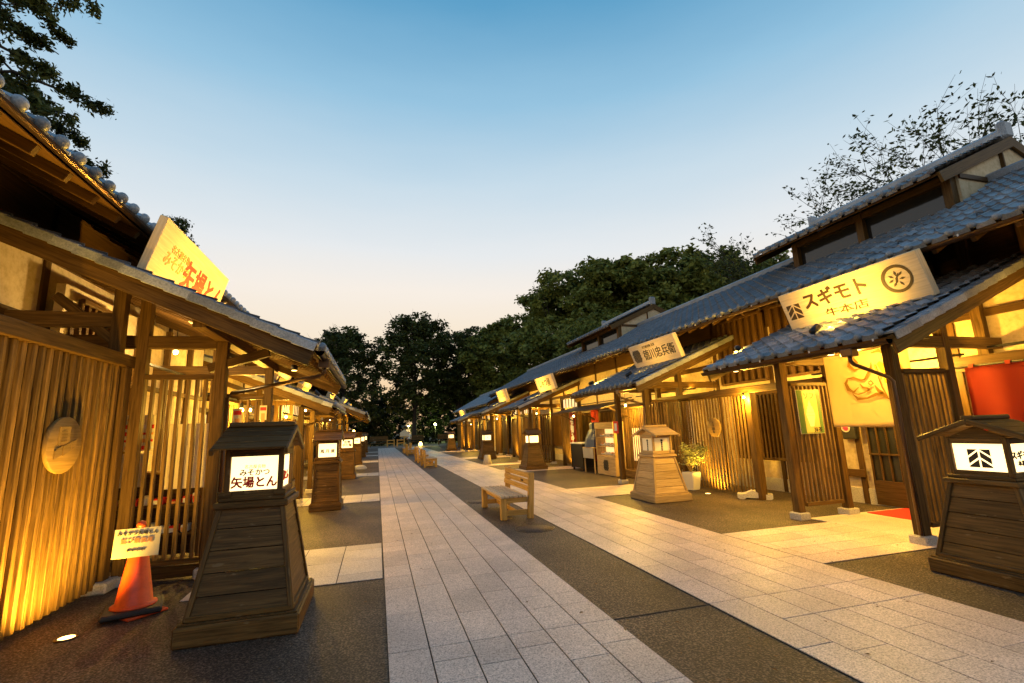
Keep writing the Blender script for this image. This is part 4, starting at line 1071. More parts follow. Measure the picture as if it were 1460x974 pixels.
# display case, cabinet, cover, banners, awning in front of the second right shop
t = thing('food_display_case', 'lit wooden display case with three shelves of food models', 'display case', (7.45, 14.6, 0))
x0_, x1_, y0_, y1_ = 7.25, 7.62, 13.9, 15.2
span(t, 'case_base', x0_, x1_, y0_, y1_, .02, .62, W_LANT2); span(t, 'case_top', x0_-.02, x1_, y0_-.02, y1_+.02, 1.5, 1.72, W_LANT2)
for q in (y0_, y1_): span(t, 'case_side', x0_, x1_, q-.02, q+.02, .62, 1.5, W_LANT2)
span(t, 'case_back', x1_-.02, x1_, y0_, y1_, .62, 1.5, GLOW, bev=0)
for z in (.62, .92, 1.22): span(t, 'case_shelf', x0_+.02, x1_-.03, y0_+.02, y1_-.02, z, z+.02, W_LANT2)
for z in (.65, .95, 1.25):
    for k in range(5):
        q = thing('food_model', '%s bowl from the far end on the %s shelf of the lit display case' % (ORD[4-k], {.65: 'bottom', .95: 'middle', 1.25: 'top'}[z]), 'food model', (7.4, 14.1+k*.23, z), 0, 'food models in the lit display case')
        lathe(q, 'bowl', [(.04, 0), (.08, .05), (.075, .05), (.01, .02)], WHITE, (7.4, 14.1+k*.23, z), 12)
        lathe(q, 'food', [(.07, .03), (.05, .09), (.01, .10)], (CREAM, INKO, WHITE)[k % 3], (7.4, 14.1+k*.23, z), 8)
net_crest(t, frame(Vector((x0_-.004, 14.9-.35, .33)), (0, -1, 0), (-1, 0, 0)), .2, INK)
t = thing('menu_plate', 'small red and white paper menu tied to the porch post', 'notice', (6.58, 12.3, 1.6))
span(t, 'plate', 6.56, 6.575, 12.27, 12.55, 1.38, 1.72, INKR, bev=.002); span(t, 'print_patch', 6.555, 6.559, 12.33, 12.48, 1.45, 1.66, WHITE, bev=0)
t = thing('serving_cabinet', 'grey and black serving cabinet on castors left of the display case', 'cabinet', (7.45, 17.0, 0))
span(t, 'cabinet_body', 7.2, 7.8, 16.3, 17.3, .12, .98, BLACK, bev=.01); span(t, 'cabinet_side_panel', 7.18, 7.8, 17.3, 17.33, .1, 1.0, METAL); span(t, 'cabinet_top', 7.17, 7.82, 16.28, 17.34, .98, 1.02, WHITE)
for a_ in (7.25, 7.72):
    for b_ in (16.36, 17.24): lathe(t, 'castor', [(.04, 0), (.04, .1)], BLACK, (a_, b_, .01), 10)
t = thing('covered_machine', 'machine wrapped in a dark blue cover sheet on a small table', 'covered machine', (7.5, 15.8, 0))
bm = bmesh.new()
for (z_, r_) in ((.88, .42), (1.15, .38), (1.4, .27), (1.5, .18), (1.68, .2), (1.74, .17)):
    for k in range(14):
        a_ = 2*math.pi*k/14; r2 = r_*(1+.10*math.sin(k*3.1+z_*5)); bm.verts.new((7.5+r2*.8*math.cos(a_)+(z_-1.2)*.04, 15.8+r2*1.15*math.sin(a_), z_))
bm.verts.ensure_lookup_table()
for r_ in range(5):
    for k in range(14): bm.faces.new((bm.verts[r_*14+k], bm.verts[r_*14+(k+1) % 14], bm.verts[(r_+1)*14+(k+1) % 14], bm.verts[(r_+1)*14+k]))
bm.faces.new([bm.verts[70+k] for k in range(14)])
attach('cover_sheet', finish(bm, BLUE, smooth=False), t, Matrix.Identity(4))
span(t, 'table_top', 7.2, 7.8, 15.35, 16.25, .84, .88, W_LANT2); cloth('table_cloth', t, 15.36, 16.24, .5, .86, 7.19, WHITE, .012, 4, n=24, seed=8)
for a_ in (7.25, 7.75):
    for b_ in (15.4, 16.2): span(t, 'leg', a_-.02, a_+.02, b_-.02, b_+.02, 0, .84, W_LANT2)
for k, (yb_, lab_) in enumerate(((18.2, 'tall red banner with white lettering beside the covered machine'), (16.15, 'narrow plain red banner under the dark awning'))):
    t = thing('tall_banner', lab_, 'banner', (7.7, yb_, 0))
    tube(t, 'banner_pole', [(7.72, yb_+.3, 0), (7.72, yb_+.3, 2.4)], .012, BLACK, 6)
    cloth('banner_cloth', t, yb_-.32, yb_+.3, .35, 2.3, 7.7, REDF, .02, 2, n=16, seed=k)
    if k == 0: text(t, '名\n物\nみ\nそ', .33, WHITE, frame(Vector((7.66, yb_, 1.35)), (0, -1, 0), (-1, 0, 0)), bold=.02)
t = thing('awning', 'dark sloping awning on brackets over the display case', 'awning', (7.4, 15.5, 2.2))
for k in range(6): attach('awning_panel', box_mesh(1.22, .76, .02, BLACK, .004), t, frame(Vector((7.28, 13.9+k*.77, 2.28)), (-1, 0, -.22), (-.22, 0, 1)))
for b_ in (13.6, 16.1, 18.1): beam(t, 'awning_bracket', (7.9, b_, 1.75), (6.95, b_, 2.19), .03, .04, W_DARK); beam(t, 'awning_bearer', (7.9, b_, 2.40), (6.7, b_, 2.14), .03, .04, W_DARK)
beam(t, 'awning_edge', (6.68, 13.5, 2.14), (6.68, 18.1, 2.14), .03, .05, W_DARK)

def plaque(x_, y_, z_, r, lab, face):
    t = thing('round_plaque', lab, 'plaque', (x_, y_, z_))
    F = frame(Vector((x_, y_, z_)), (0, 1 if face > 0 else -1, 0), (face, 0, 0))
    lathe(t, 'disc', [(r-.004, 0), (r, .006), (r, .034), (r-.006, .04), (.02, .04)], W_PLAQ, M=F, seg=48)
    span(t, 'plaque_bracket', x_-face*.05, x_+face*.0, y_-.06, y_+.06, z_-r*.95, z_-r*.8, WHITE)
    return t, F @ T(0, 0, .0405)
t, F = plaque(-2.915, 5.61, 1.60, .265, 'large round wooden plaque with relief of boxes on the left plank fence', 1)
multi_prism(t, 'carving', [[(-.12, .0), (.04, .02), (.04, .17), (-.12, .17)], [(-.16, -.13), (-.05, -.09), (-.05, .0), (-.16, -.05)], [(-.03, -.10), (.08, -.05), (.08, .03), (-.03, -.01)], [(.09, -.05), (.16, -.01), (.16, .05), (.09, .03)]], .010, W_PLAQ, F)
multi_prism(t, 'carving_line', [[(-.09, .03+k*.03), (-.01, .035+k*.03), (-.01, .045+k*.03), (-.09, .04+k*.03)] for k in range(4)], .013, W_SLAT, F)
t, F = plaque(7.60, 9.52, 1.48, .22, 'small round wooden plaque with carved mark on the right slatted fence', -1)
multi_prism(t, 'carving', [[(-.015, .02), (.015, .02), (.015, .13), (-.015, .13)], [(-.05, -.06), (.05, -.06), (.035, 0), (-.035, 0)], [(-.03, -.13), (.03, -.13), (.03, -.10), (-.03, -.10)]], .006, INKB, F)

# cone with card
t = thing('traffic_cone', 'orange traffic cone standing on a black rubber base by the left fence', 'traffic cone', (-2.22, 5.72, 0), R(18))
Mc = WM[t]
attach('rubber_base', box_mesh(.46, .46, .05, RUBBER, .015), t, Mc @ T(0, 0, .045))
attach('red_foot', box_mesh(.34, .46, .022, CONE, .01), t, Mc @ T(.02, .0, .011) @ RZ(.5))
lathe(t, 'cone_body', [(.185, .07), (.185, .085), (.155, .095), (.15, .1), (.045, .74), (.03, .78), (.008, .79)], CONE, M=Mc, seg=40)
c_ = thing('cone_card', 'cream card with Japanese lettering and arrows fixed to the top of the traffic cone', 'sign', (-2.20, 5.50, .66))
M = frame(Vector((-2.16, 5.50, .675)), (1, .10, 0), (.10, -1, .10))
attach('card', box_mesh(.36, .255, .006, CREAM, .001), c_, M)
text(c_, 'みそかつ矢場とん', .040, INK, M @ T(0, .082, .004), bold=.0005)
text(c_, '並び最後尾', .052, INKO, M @ T(0, .015, .004), bold=.0005)
text(c_, '⇦⇦⇦⇦', .045, INKB, M @ T(0, -.065, .004), bold=.001)
lathe(c_, 'fixing_cap', [(.035, .78), (.04, .80), (.03, .83), (.008, .84)], CONE, (-2.22, 5.72, 0), 16)

def banner_strip(x_, y_, z_, h, lab, col=CREAM):
    t = thing('paper_banner', lab, 'notice', (x_, y_, z_))
    span(t, 'strip', x_-.06, x_+.06, y_-.004, y_, z_-h/2, z_+h/2, col, bev=0)
    span(t, 'print_patch', x_-.05, x_+.05, y_-.007, y_-.004, z_+h/2-.09, z_+h/2-.03, INKR, bev=0)
    for k in range(5): span(t, 'print_patch', x_-.03, x_+.03, y_-.007, y_-.004, z_+h/2-.2-k*h*.14, z_+h/2-.14-k*h*.14, INKO, bev=0)
banner_strip(-1.92, 7.6, 1.65, .75, 'long white and red paper strip hanging beside the near left downpipe')
banner_strip(-2.0, 9.55, 2.05, .26, 'small paper notice on the second left porch post')
t = thing('boulder', 'pale rounded stone beside the fourth left lantern', 'stone', (-.75, 23.6, 0))
bm = bmesh.new(); bmesh.ops.create_icosphere(bm, subdivisions=3, radius=1)
for v in bm.verts: v.co = Vector((v.co.x*.34, v.co.y*.3, max(v.co.z, -.3)*.17))*(1+.12*noise.noise(v.co*1.6))
attach('stone', finish(bm, STONE, smooth=True), t, T(-.75, 23.6, .05))
t = thing('boundary_block', 'pale tapered concrete block at the foot of the fourth right lantern', 'block', (5.1, 22.6, 0))
lathe(t, 'block', [(.22, 0), (.15, .42), (.13, .44)], STONE, (5.05, 22.5, 0), 4)

# ------------------------------------------------------------------ lamps of the place and added ones
uplight(-2.49, 5.23, 'glowing ground light on the dark paving in front of the left plank fence', (-3.0, 5.75, 1.2), 100, 130)
uplight(-2.35, 3.9, 'added ground light at the near end of the left plank fence', (-3.0, 4.2, 1.4), 60, 125)  # extra lamp out of view, added to even the amber up the fence
uplight(7.28, 9.6, 'glowing ground light in front of the slatted fence with the round plaque', (7.8, 9.6, 1.0), 70, 125)
uplight(-2.3, 9.3, 'small ground light by the near left downpipe', (-2.9, 9.6, 1.4), 75, 120)
uplight(7.3, 18.5, 'ground light by the closed slatted bay before the third porch', (7.8, 18.5, 1.2), 60, 120)
uplight(7.3, 24.3, 'ground light by the slatted bay after the third porch', (7.8, 24.3, 1.2), 60, 120)
uplight(7.3, 26.4, 'ground light by the slatted bay before the fourth porch', (7.8, 26.4, 1.2), 60, 120)
uplight(7.3, 41.5, 'ground light at the first slatted bay past the last porch', (7.8, 41.5, 1.2), 90, 120)
uplight(7.3, 43.8, 'ground light at the second slatted bay past the last porch', (7.8, 43.8, 1.2), 90, 120)
uplight(-2.4, 17.2, 'ground light by the left slatted bays past the second porch', (-2.95, 17.2, 1.2), 60, 120)
bulb(8.2, 5.7, 2.42, 'bulb behind the cream bull curtain', 110, hang=.5)
bulb(6.78, 5.25, 2.56, 'hidden bulb standing in for a spotlight on the cream bull curtain', 34, hang=0)  # bulb tucked behind the beam in place of a hidden spotlight
bulb(7.48, 8.36, 2.10, 'bulb on the near post of the right slatted fence', 70, hang=0, r=.028)
bulb(8.25, 8.0, 2.3, 'bulb behind the near end of the right slatted fence', 22, hang=.9)
bulb(8.25, 10.2, 2.3, 'bulb behind the far end of the right slatted fence', 8, hang=.9)
bulb(7.2, 12.9, 2.2, 'bulb under the second right porch by the display case', 90, hang=.7)
bulb(6.9, 16.2, 2.0, 'bulb under the dark awning', 32, hang=.12)
bulb(7.3, 21.6, 2.3, 'bulb under the third right porch', 110, hang=.6)
bulb(7.3, 29.5, 2.3, 'bulb under the fourth right porch', 110, hang=.6)
bulb(7.3, 38.3, 2.1, 'bulb under the last right porch', 110, hang=.6)
bulb(8.0, 3.4, 2.75, 'bulb over the front of the red curtain', 5, hang=.6)
bulb(-2.9, 8.0, 2.9, 'bulb above the goods shelf inside the near left porch', 42, col=(1, .66, .22), hang=.35)
bulb(-1.95, 7.9, 2.02, 'bright bulb on a stem right of the near left lattice', 26, hang=.0)
bulb(-2.6, 11.2, 2.2, 'bulb between the first and second left porches', 90, hang=.3)
bulb(-2.4, 14.2, 2.15, 'bulb under the second left porch', 90, hang=.4)
bulb(-2.4, 17.8, 2.5, 'bulb on the left front past the second porch', 90, hang=.2)
bulb(-2.2, 24.5, 2.35, 'bulb at the near end of the far left porch', 110, hang=.5)
bulb(-2.2, 30.5, 2.35, 'bulb at the far end of the far left porch', 110, hang=.5)
# strip lights on the wall beams that wash the plaster above (fixture + its light)
def wash(S, u, y0, y1, z, power, lab, tu=None):
    x_ = S.x(u); t = thing('wall_washer', lab, 'strip light', (x_, (y0+y1)/2, z), 0, 'slim strip lights washing the upper walls')
    span(t, 'strip_body', x_-.03, x_+.03, y0, y1, z-.03, z, BLACK)
    o = light('AREA', 'strip_light', (x_, (y0+y1)/2, z+.01), power, AMBER, (x_+S.d*.45, (y0+y1)/2, z+1.0), sz=(.05, y1-y0))
    # keep the long side of the lamp along the street
    d = Vector((S.d*.45, 0, 1.0)).normalized(); Y = Vector((0, 1, 0)); Xv = Y.cross(-d*-1).normalized()
    Zv = -d; Xv = Y.cross(Zv).normalized(); m = Matrix((Xv, Y, Zv)).transposed().to_4x4(); m.translation = o.location; o.matrix_world = m
for (y0_, y1_, z_, u_) in ((1.6, 4.4, 2.5, 8.1), (4.7, 7.2, 2.45, 8.1), (7.6, 10.0, 2.36, 7.95), (10.6, 13.6, 2.5, 8.0), (13.9, 16.4, 2.5, 8.0), (16.6, 19.6, 2.5, 8.0), (20.2, 23.2, 2.5, 8.0), (23.8, 27, 2.95, 7.95), (27.6, 31, 2.5, 8.0), (36, 40, 2.5, 8.0)):
    wash(E_R, u_, y0_, y1_, z_, 16*(y1_-y0_)/2.5, 'slim strip light on the right row %s' % {1.6: 'above the red curtain', 4.7: 'inside the nearest porch', 7.6: 'on top of the fence with the plaque', 10.6: 'inside the second porch', 13.9: 'over the display case awning', 16.6: 'between the awning and the third porch', 20.2: 'inside the third porch', 23.8: 'between the third and fourth porches', 27.6: 'inside the fourth porch', 36: 'inside the last porch'}[y0_])
for (y0_, y1_, z_, u_) in ((3.4, 5.6, 2.66, 7.85), (7.4, 9.4, 2.7, 8.0), (10.4, 12.2, 2.5, 8.0), (13, 15.6, 2.4, 8.0), (17, 20, 2.95, 7.95), (23, 27, 2.5, 8.0), (28, 32, 2.5, 8.0)):
    wash(E_L, u_, y0_, y1_, z_, (3 if y0_ == 7.4 else 14)*(y1_-y0_)/2.5, 'slim strip light on the left row %s' % {3.4: 'on top of the plank fence', 7.4: 'inside the near porch', 10.4: 'past the near porch', 13: 'inside the second porch', 17: 'past the second porch', 23: 'at the start of the far porch', 28: 'at the end of the far porch'}[y0_])
def fill_downlight(x_, y_, z_, tgt, lab, power):  # lamps added to throw an amber wash on the paving
    t = thing('added_downlight', lab, 'lamp', (x_, y_, z_), 0, 'downlights added under the porch eaves to warm the paving')
    lathe(t, 'lamp_housing', [(.045, -.03), (.05, .0), (.05, .06), (.01, .065)], BLACK, (x_, y_, z_), 14)
    lathe(t, 'lamp_lens', [(.04, -.034), (.04, -.028), (.01, -.026)], UPG, (x_, y_, z_), 14)
    light('SPOT', 'paving_fill_beam', (x_, y_, z_-.05), power, AMBER, tgt, .05, 130, .9)
fill_downlight(6.25, 5.2, 2.52, (4.9, 4.2, 0), 'added paving fill lamp under the eave of the nearest right porch', 70)
fill_downlight(6.25, 7.1, 2.52, (6.0, 8.2, 0), 'added paving fill lamp at the far end of the nearest right porch eave', 55)
fill_downlight(6.25, 11.6, 2.55, (4.6, 11.0, 0), 'added paving fill lamp under the eave of the second right porch', 60)
fill_downlight(6.25, 21.6, 2.5, (4.6, 21.0, 0), 'added paving fill lamp under the eave of the third right porch', 70)
fill_downlight(-1.3, 8.2, 2.68, (-1.3, 8.4, 0), 'added paving fill lamp under the eave of the near left porch', 26)
# spotlights on the porch roofs, most of them aimed at the shop signs
roof_spot(6.42, 5.55, 2.78, (7.3, 5.6, 3.5), 'black spotlight aimed up at the long right shop sign', 48, 120)
roof_spot(6.40, 7.15, 2.77, (7.9, 9.5, 3.4), 'black spotlight at the far end of the nearest right porch roof', 60, 80)
roof_spot(6.35, 11.1, 2.76, (7.3, 11.1, 3.5), 'black spotlight aimed at the five character sign', 7, 110)
roof_spot(6.35, 13.4, 2.76, (8.8, 14.5, 3.6), 'black spotlight at the far corner of the second right porch roof', 60, 90)
roof_spot(6.45, 20.0+.6, 2.75, (7.3, 20.2, 3.6), 'black spotlight on the third right porch roof', 45, 120)
roof_spot(6.45, 28.0, 2.85, (7.3, 27.9, 3.6), 'black spotlight on the fourth right porch roof', 45, 120)
roof_spot(6.5, 41.6, 2.7, (7.3, 41.8, 3.2), 'black spotlight under the farthest right sign', 45, 120)
roof_spot(E_L.x(6.35), 8.9, 2.98, (-2.5, 7.0, 3.8), 'black spotlight near the eave of the near left porch roof', 75, 130)
roof_spot(E_L.x(6.15), 7.2, 2.90, (-2.5, 6.6, 3.8), 'added second spotlight at the middle of the near left porch roof', 42, 130)  # second spot added to even the light across the large left sign
roof_spot(E_L.x(6.4), 13.4, 2.55, (-2.4, 13.3, 3.5), 'black spotlight on the second left porch roof', 45, 120)
for k, (q, lab_) in enumerate(((17.5, 'spotlight below the first edge-on left sign'), (26.2, 'spotlight below the second edge-on left sign'), (35.2, 'spotlight below the third edge-on left sign'), (41.5, 'spotlight below the farthest edge-on left sign'))):
    roof_spot(-1.55, q, 3.0, (-2.4, q, 3.7), lab_, 45, 120)

# ------------------------------------------------------------------ far end of the street
t = thing('information_board', 'small gabled wooden information board on a post at the far end of the street', 'sign board', (3.05, 57.5, 0))
beam(t, 'board_post', (3.05, 57.5, 0), (3.05, 57.5, 1.3), .12, .12, W_BENCH)
poly_prism(t, 'board', [(-.5, 0), (.5, 0), (.5, .45), (0, .8), (-.5, .45)], .06, W_SIGN, frame(Vector((3.05, 57.42, 1.2)), (1, 0, 0), (0, -1, 0)))
beam(t, 'board_frame', (2.5, 57.35, 1.2), (3.6, 57.35, 1.2), .05, .07, W_BENCH)
t = thing('low_lamp', 'small glowing lantern lamp on the plaza ground beyond the right path', 'lamp', (4.95, 58, 0))
lathe(t, 'lamp_shade', [(.24, .05), (.26, .25), (.12, .5), (.02, .52)], LIT, (4.95, 58, 0), 12); lathe(t, 'lamp_foot', [(.22, 0), (.22, .05)], BLACK, (4.95, 58, 0), 12)
light('POINT', 'lamp_light', (4.95, 57.6, .4), 40, AMBER)
for k, (xx, lab_) in enumerate(((.2, 'long wooden garden bench at the left of the far lawn edge'), (4.6, 'wooden garden bench behind the person at the far lawn edge'), (8.6, 'wooden garden bench at the right of the far lawn edge'))):
    t = thing('garden_bench', lab_, 'bench', (xx, 62, 0), 0, 'wooden benches along the far lawn')
    for z in (.78, 1.0, 1.2): span(t, 'back_board', xx-1.1, xx+1.1, 62.3, 62.34, z-.09, z+.09, W_BEAM)
    span(t, 'seat', xx-1.1, xx+1.1, 61.85, 62.3, .42, .48, W_BEAM)
    for a_ in (-1, 1):
        for b_ in (61.9, 62.28): span(t, 'leg', xx+a_*1-.05, xx+a_*1+.05, b_-.05, b_+.05, 0, .45, W_BEAM)
for k, (xx, lab_) in enumerate(((1.55, 'left one of two low timber hitching rails by the plaza'), (2.7, 'right one of two low timber hitching rails by the plaza'))):
    t = thing('timber_rail', lab_, 'rail', (xx, 59, 0), 0, 'low timber rails by the plaza')
    for a_ in (-.4, .4): beam(t, 'rail_post', (xx+a_, 59, 0), (xx+a_, 59, .9), .1, .1, W_BENCH)
    for z in (.45, .8): beam(t, 'rail_bar', (xx-.4, 59, z), (xx+.4, 59, z), .06, .09, W_BENCH)
# person in pale blue clothes, far off
def person(x_, y_):
    t = thing('person', 'distant person in pale blue top and dark trousers standing at the far plaza', 'person', (x_, y_, 0))
    J = {'pel': (0, 0, .92), 'ch': (0, 0, 1.30), 'nk': (0, 0, 1.46), 'hd': (0, -.01, 1.56), 'ht': (0, -.01, 1.68),
         'sl': (-.19, 0, 1.39), 'el': (-.25, .02, 1.12), 'wl': (-.24, -.06, .88), 'hl': (-.24, -.08, .80), 'sr': (.19, 0, 1.39), 'er': (.25, .02, 1.12), 'wr': (.24, -.05, .88), 'hr': (.24, -.07, .80),
         'pl': (-.10, 0, .86), 'kl': (-.11, -.03, .48), 'al': (-.11, .03, .08), 'fl': (-.12, -.12, .04), 'pr': (.10, 0, .86), 'kr': (.12, -.02, .48), 'ar': (.13, .04, .08), 'fr': (.14, -.11, .04)}
    E = ['pel ch', 'ch nk', 'nk hd', 'hd ht', 'ch sl', 'sl el', 'el wl', 'wl hl', 'ch sr', 'sr er', 'er wr', 'wr hr', 'pel pl', 'pl kl', 'kl al', 'al fl', 'pel pr', 'pr kr', 'kr ar', 'ar fr']
    rad = dict(pel=.14, ch=.16, nk=.055, hd=.10, ht=.075, sl=.065, el=.045, wl=.032, hl=.035, sr=.065, er=.045, wr=.032, hr=.035, pl=.10, kl=.06, al=.042, fl=.035, pr=.10, kr=.06, ar=.042, fr=.035)
    names = list(J); me = bpy.data.meshes.new('body'); me.from_pydata([J[k] for k in names], [tuple(names.index(q) for q in e.split()) for e in E], [])
    o = bpy.data.objects.new('b', me); COL.objects.link(o); md = o.modifiers.new('s', 'SKIN')
    for i, k in enumerate(names): me.skin_vertices[0].data[i].radius = (rad[k], rad[k]*(.75 if k in ('pel', 'ch') else 1)); me.skin_vertices[0].data[i].use_root = (k == 'pel')
    o.modifiers.new('d', 'SUBSURF').levels = 1
    dg = bpy.context.evaluated_depsgraph_get(); dg.update(); m2 = bpy.data.meshes.new_from_object(o.evaluated_get(dg)); COL.objects.unlink(o); bpy.data.objects.remove(o)
    SK = plain('skin', (.45, .28, .2), .6); TOP = plain('pale blue shirt', (.32, .42, .55), .8); TR = plain('dark trousers', (.03, .035, .05), .8)
    m2.materials.clear()
    for q in (SK, TOP, TR): m2.materials.append(q)
    for p in m2.polygons:
        c = p.center; p.use_smooth = True
        p.material_index = 0 if c.z > 1.46 or (abs(c.x) > .2 and c.z < 1.05) else (1 if c.z > .9 else 2)
    b = attach('body', m2, t, T(x_, y_, 0))
    lathe(t, 'hair', [(.10, -.02), (.112, .04), (.09, .10), (.02, .135)], INK, (x_, y_, 1.60), 14)
person(3.75, 60.0)

# ------------------------------------------------------------------ trees
def leaf_mesh(seed, blobs, n, ls, mat, shape=(1, 1, .7), name='crown'):
    """blobs = (centre, radius); leaves thickest near each blob's shell"""
    rg = np.random.default_rng(seed); k = len(blobs)
    C = np.array([b[0] for b in blobs]); Rr = np.array([b[1] for b in blobs]); wgt = Rr**2/np.sum(Rr**2)
    idx = rg.choice(k, n, p=wgt); d = rg.normal(size=(n, 3)); d /= np.linalg.norm(d, axis=1)[:, None]
    # sub clumps on each blob's shell
    m = 14; sub = rg.normal(size=(k, m, 3)); sub /= np.linalg.norm(sub, axis=2)[:, :, None]; sub *= rg.uniform(.55, 1.0, size=(k, m, 1))
    P = sub[idx, rg.integers(0, m, n)]*.85 + d*rg.uniform(0, .36, size=(n, 1))
    P = C[idx]+P*Rr[idx][:, None]*np.array(shape)
    a = rg.normal(size=(n, 3)); a[:, 2] *= .6; a /= np.linalg.norm(a, axis=1)[:, None]
    b = np.cross(a, rg.normal(size=(n, 3))); b /= np.linalg.norm(b, axis=1)[:, None]
    s = ls*rg.uniform(.6, 1.35, size=(n, 1)); V = np.stack([P-a*s, P+b*s*.5, P+a*s, P-b*s*.5], 1).reshape(-1, 3)
    me = bpy.data.meshes.new(name); me.vertices.add(4*n); me.vertices.foreach_set('co', V.ravel()); me.loops.add(4*n); me.loops.foreach_set('vertex_index', np.arange(4*n))
    me.polygons.add(n); me.polygons.foreach_set('loop_start', np.arange(0, 4*n, 4)); me.polygons.foreach_set('loop_total', np.full(n, 4)); me.update(); me.validate()
    me.materials.append(mat); return me
def trunk_mesh(seed, H, r, blobs, nb=10, z_branch=.3):
    rr = random.Random(seed); bm = bmesh.new(); pts = []; p = Vector((0, 0, -.2))
    for i in range(7): pts.append(p.copy()); p += Vector((rr.uniform(-.12, .12), rr.uniform(-.12, .12), 1/6*H*.75))
    tube_bm(bm, pts, [r*(1.25 if i == 0 else 1-i*.12) for i in range(7)], 9)
    for c, R_ in sorted(blobs, key=lambda e: -e[1])[:nb]:
        c = Vector(c); s = pts[rr.randint(2, 5)]+Vector((0, 0, rr.uniform(-.3, .3)))
        mid = s.lerp(c, .5)+Vector((rr.uniform(-.5, .5), rr.uniform(-.5, .5), rr.uniform(.1, .6)))
        tube_bm(bm, [s, s.lerp(mid, .5)+Vector((0, 0, .2)), mid, c], [r*.42, r*.33, r*.22, r*.06], 6, cap=False)
        for k in range(3):
            e = c+Vector((rr.gauss(0, .6), rr.gauss(0, .6), rr.gauss(.1, .45)))*R_
            tube_bm(bm, [mid, mid.lerp(e, .5)+Vector((0, 0, .15)), e], [r*.15, r*.1, r*.02], 4, cap=False)
    return finish(bm, BARK, smooth=True)
TREEC = {}
def tree(kind, x_, y_, lab, sc=1., rz=0, name='broadleaf_tree', group='broadleaf trees round the street'):
    if kind not in TREEC:
        seed, H, W_, nb, n, ls, mat, zlow = KINDS[kind]
        rr = random.Random(seed); blobs = []
        for i in range(nb):
            f = (i+.5)/nb; z = zlow*H+(1-zlow)*H*(f**.85)
            prof = math.sin(math.pi*min(1, max(.08, (f*.86+.10))))**.6
            a = i*2.4+rr.uniform(-.5, .5); q = W_/2*prof*rr.uniform(.35, .85)
            blobs.append(((q*math.cos(a), q*math.sin(a), z-.3), W_*rr.uniform(.15, .24)))
        TREEC[kind] = (leaf_mesh(seed, blobs, n, ls, mat), trunk_mesh(seed+1, H, .028*H*.75, blobs, 14))
    cm, tm = TREEC[kind]
    t = thing(name, lab, 'tree', (x_, y_, 0), rz, group); t.scale = (sc, sc, sc); WM[t] = WM[t] @ Matrix.Diagonal((sc, sc, sc, 1))
    attach('trunk', tm, t, WM[t]); attach('crown', cm, t, WM[t]); return t
KINDS = {'broad': (11, 15, 12, 34, 26000, .20, LEAF_M, .30), 'broad2': (23, 14, 10.5, 30, 24000, .20, LEAF_M, .32), 'camphor': (31, 19, 16, 46, 56000, .27, LEAF_G, .12),
         'camphor2': (37, 18, 14, 42, 50000, .27, LEAF_G, .14), 'wood': (41, 13, 13, 26, 15000, .30, LEAF_D, .08), 'cherry': (53, 11, 9, 22, 4200, .10, LEAF_M, .35)}
far = [('broad', -4.5, 70, 1.06, .3, 'mid height tree at the left of the sunset gap beyond the left roofs'), ('broad2', -11, 66, .93, 1.1, 'tree partly hidden behind the far left porch roof'),
       ('broad', 5.2, 71, 1.22, 2.0, 'tall round headed tree rising in the centre at the end of the street'), ('broad2', 12.2, 72, 1.2, .7, 'tree with open crown just right of the central tall tree'),
       ('broad2', -17, 74, 1.0, 2.5, 'tree well left behind the left hand row'), ('camphor2', 17.5, 66, .95, .0, 'dark dense tree over the far end of the right row')]
for k, x_, y_, sc, rz, lab in far: tree(k, x_, y_, lab, sc, rz)
for k, x_, y_, sc, rz, lab in [('camphor', 25, 58, 1.12, .4, 'big green evergreen with rounded top left of the far roof turret'), ('camphor2', 32, 55, 1.30, 1.9, 'tall green evergreen behind the far roof turret'), ('camphor', 39, 53, 1.22, 3.0, 'broad green evergreen right of the far roof turret'),
                               ('camphor2', 47, 50, 1.25, 4.2, 'green evergreen behind the near roof turret'), ('camphor', 21, 42, .62, 2.2, 'smaller evergreen low behind the right hand roofs'), ('camphor2', 55, 46, 1.2, 1.0, 'green evergreen farthest right behind the roofs')]:
    tree(k, x_, y_, lab, sc, rz, 'evergreen_tree', 'green evergreens behind the right hand row')
rr_ = random.Random(9)
k_ = 0
for row in range(2):
    for i in range(13):
        x_ = -42+i*7.2+rr_.uniform(-1.5, 1.5)+row*3; y_ = 84+row*14+rr_.uniform(-3, 3)
        o = tree('wood', x_, y_, '%s tree from the left in the %s row of the dark wood beyond the plaza' % (ORD[i], ('front', 'back')[row]), rr_.uniform(.50, .64) if -6 < x_ < 20 else rr_.uniform(.8, 1.0), rr_.uniform(0, 6), 'woodland_tree', 'dark trees of the wood beyond the plaza')
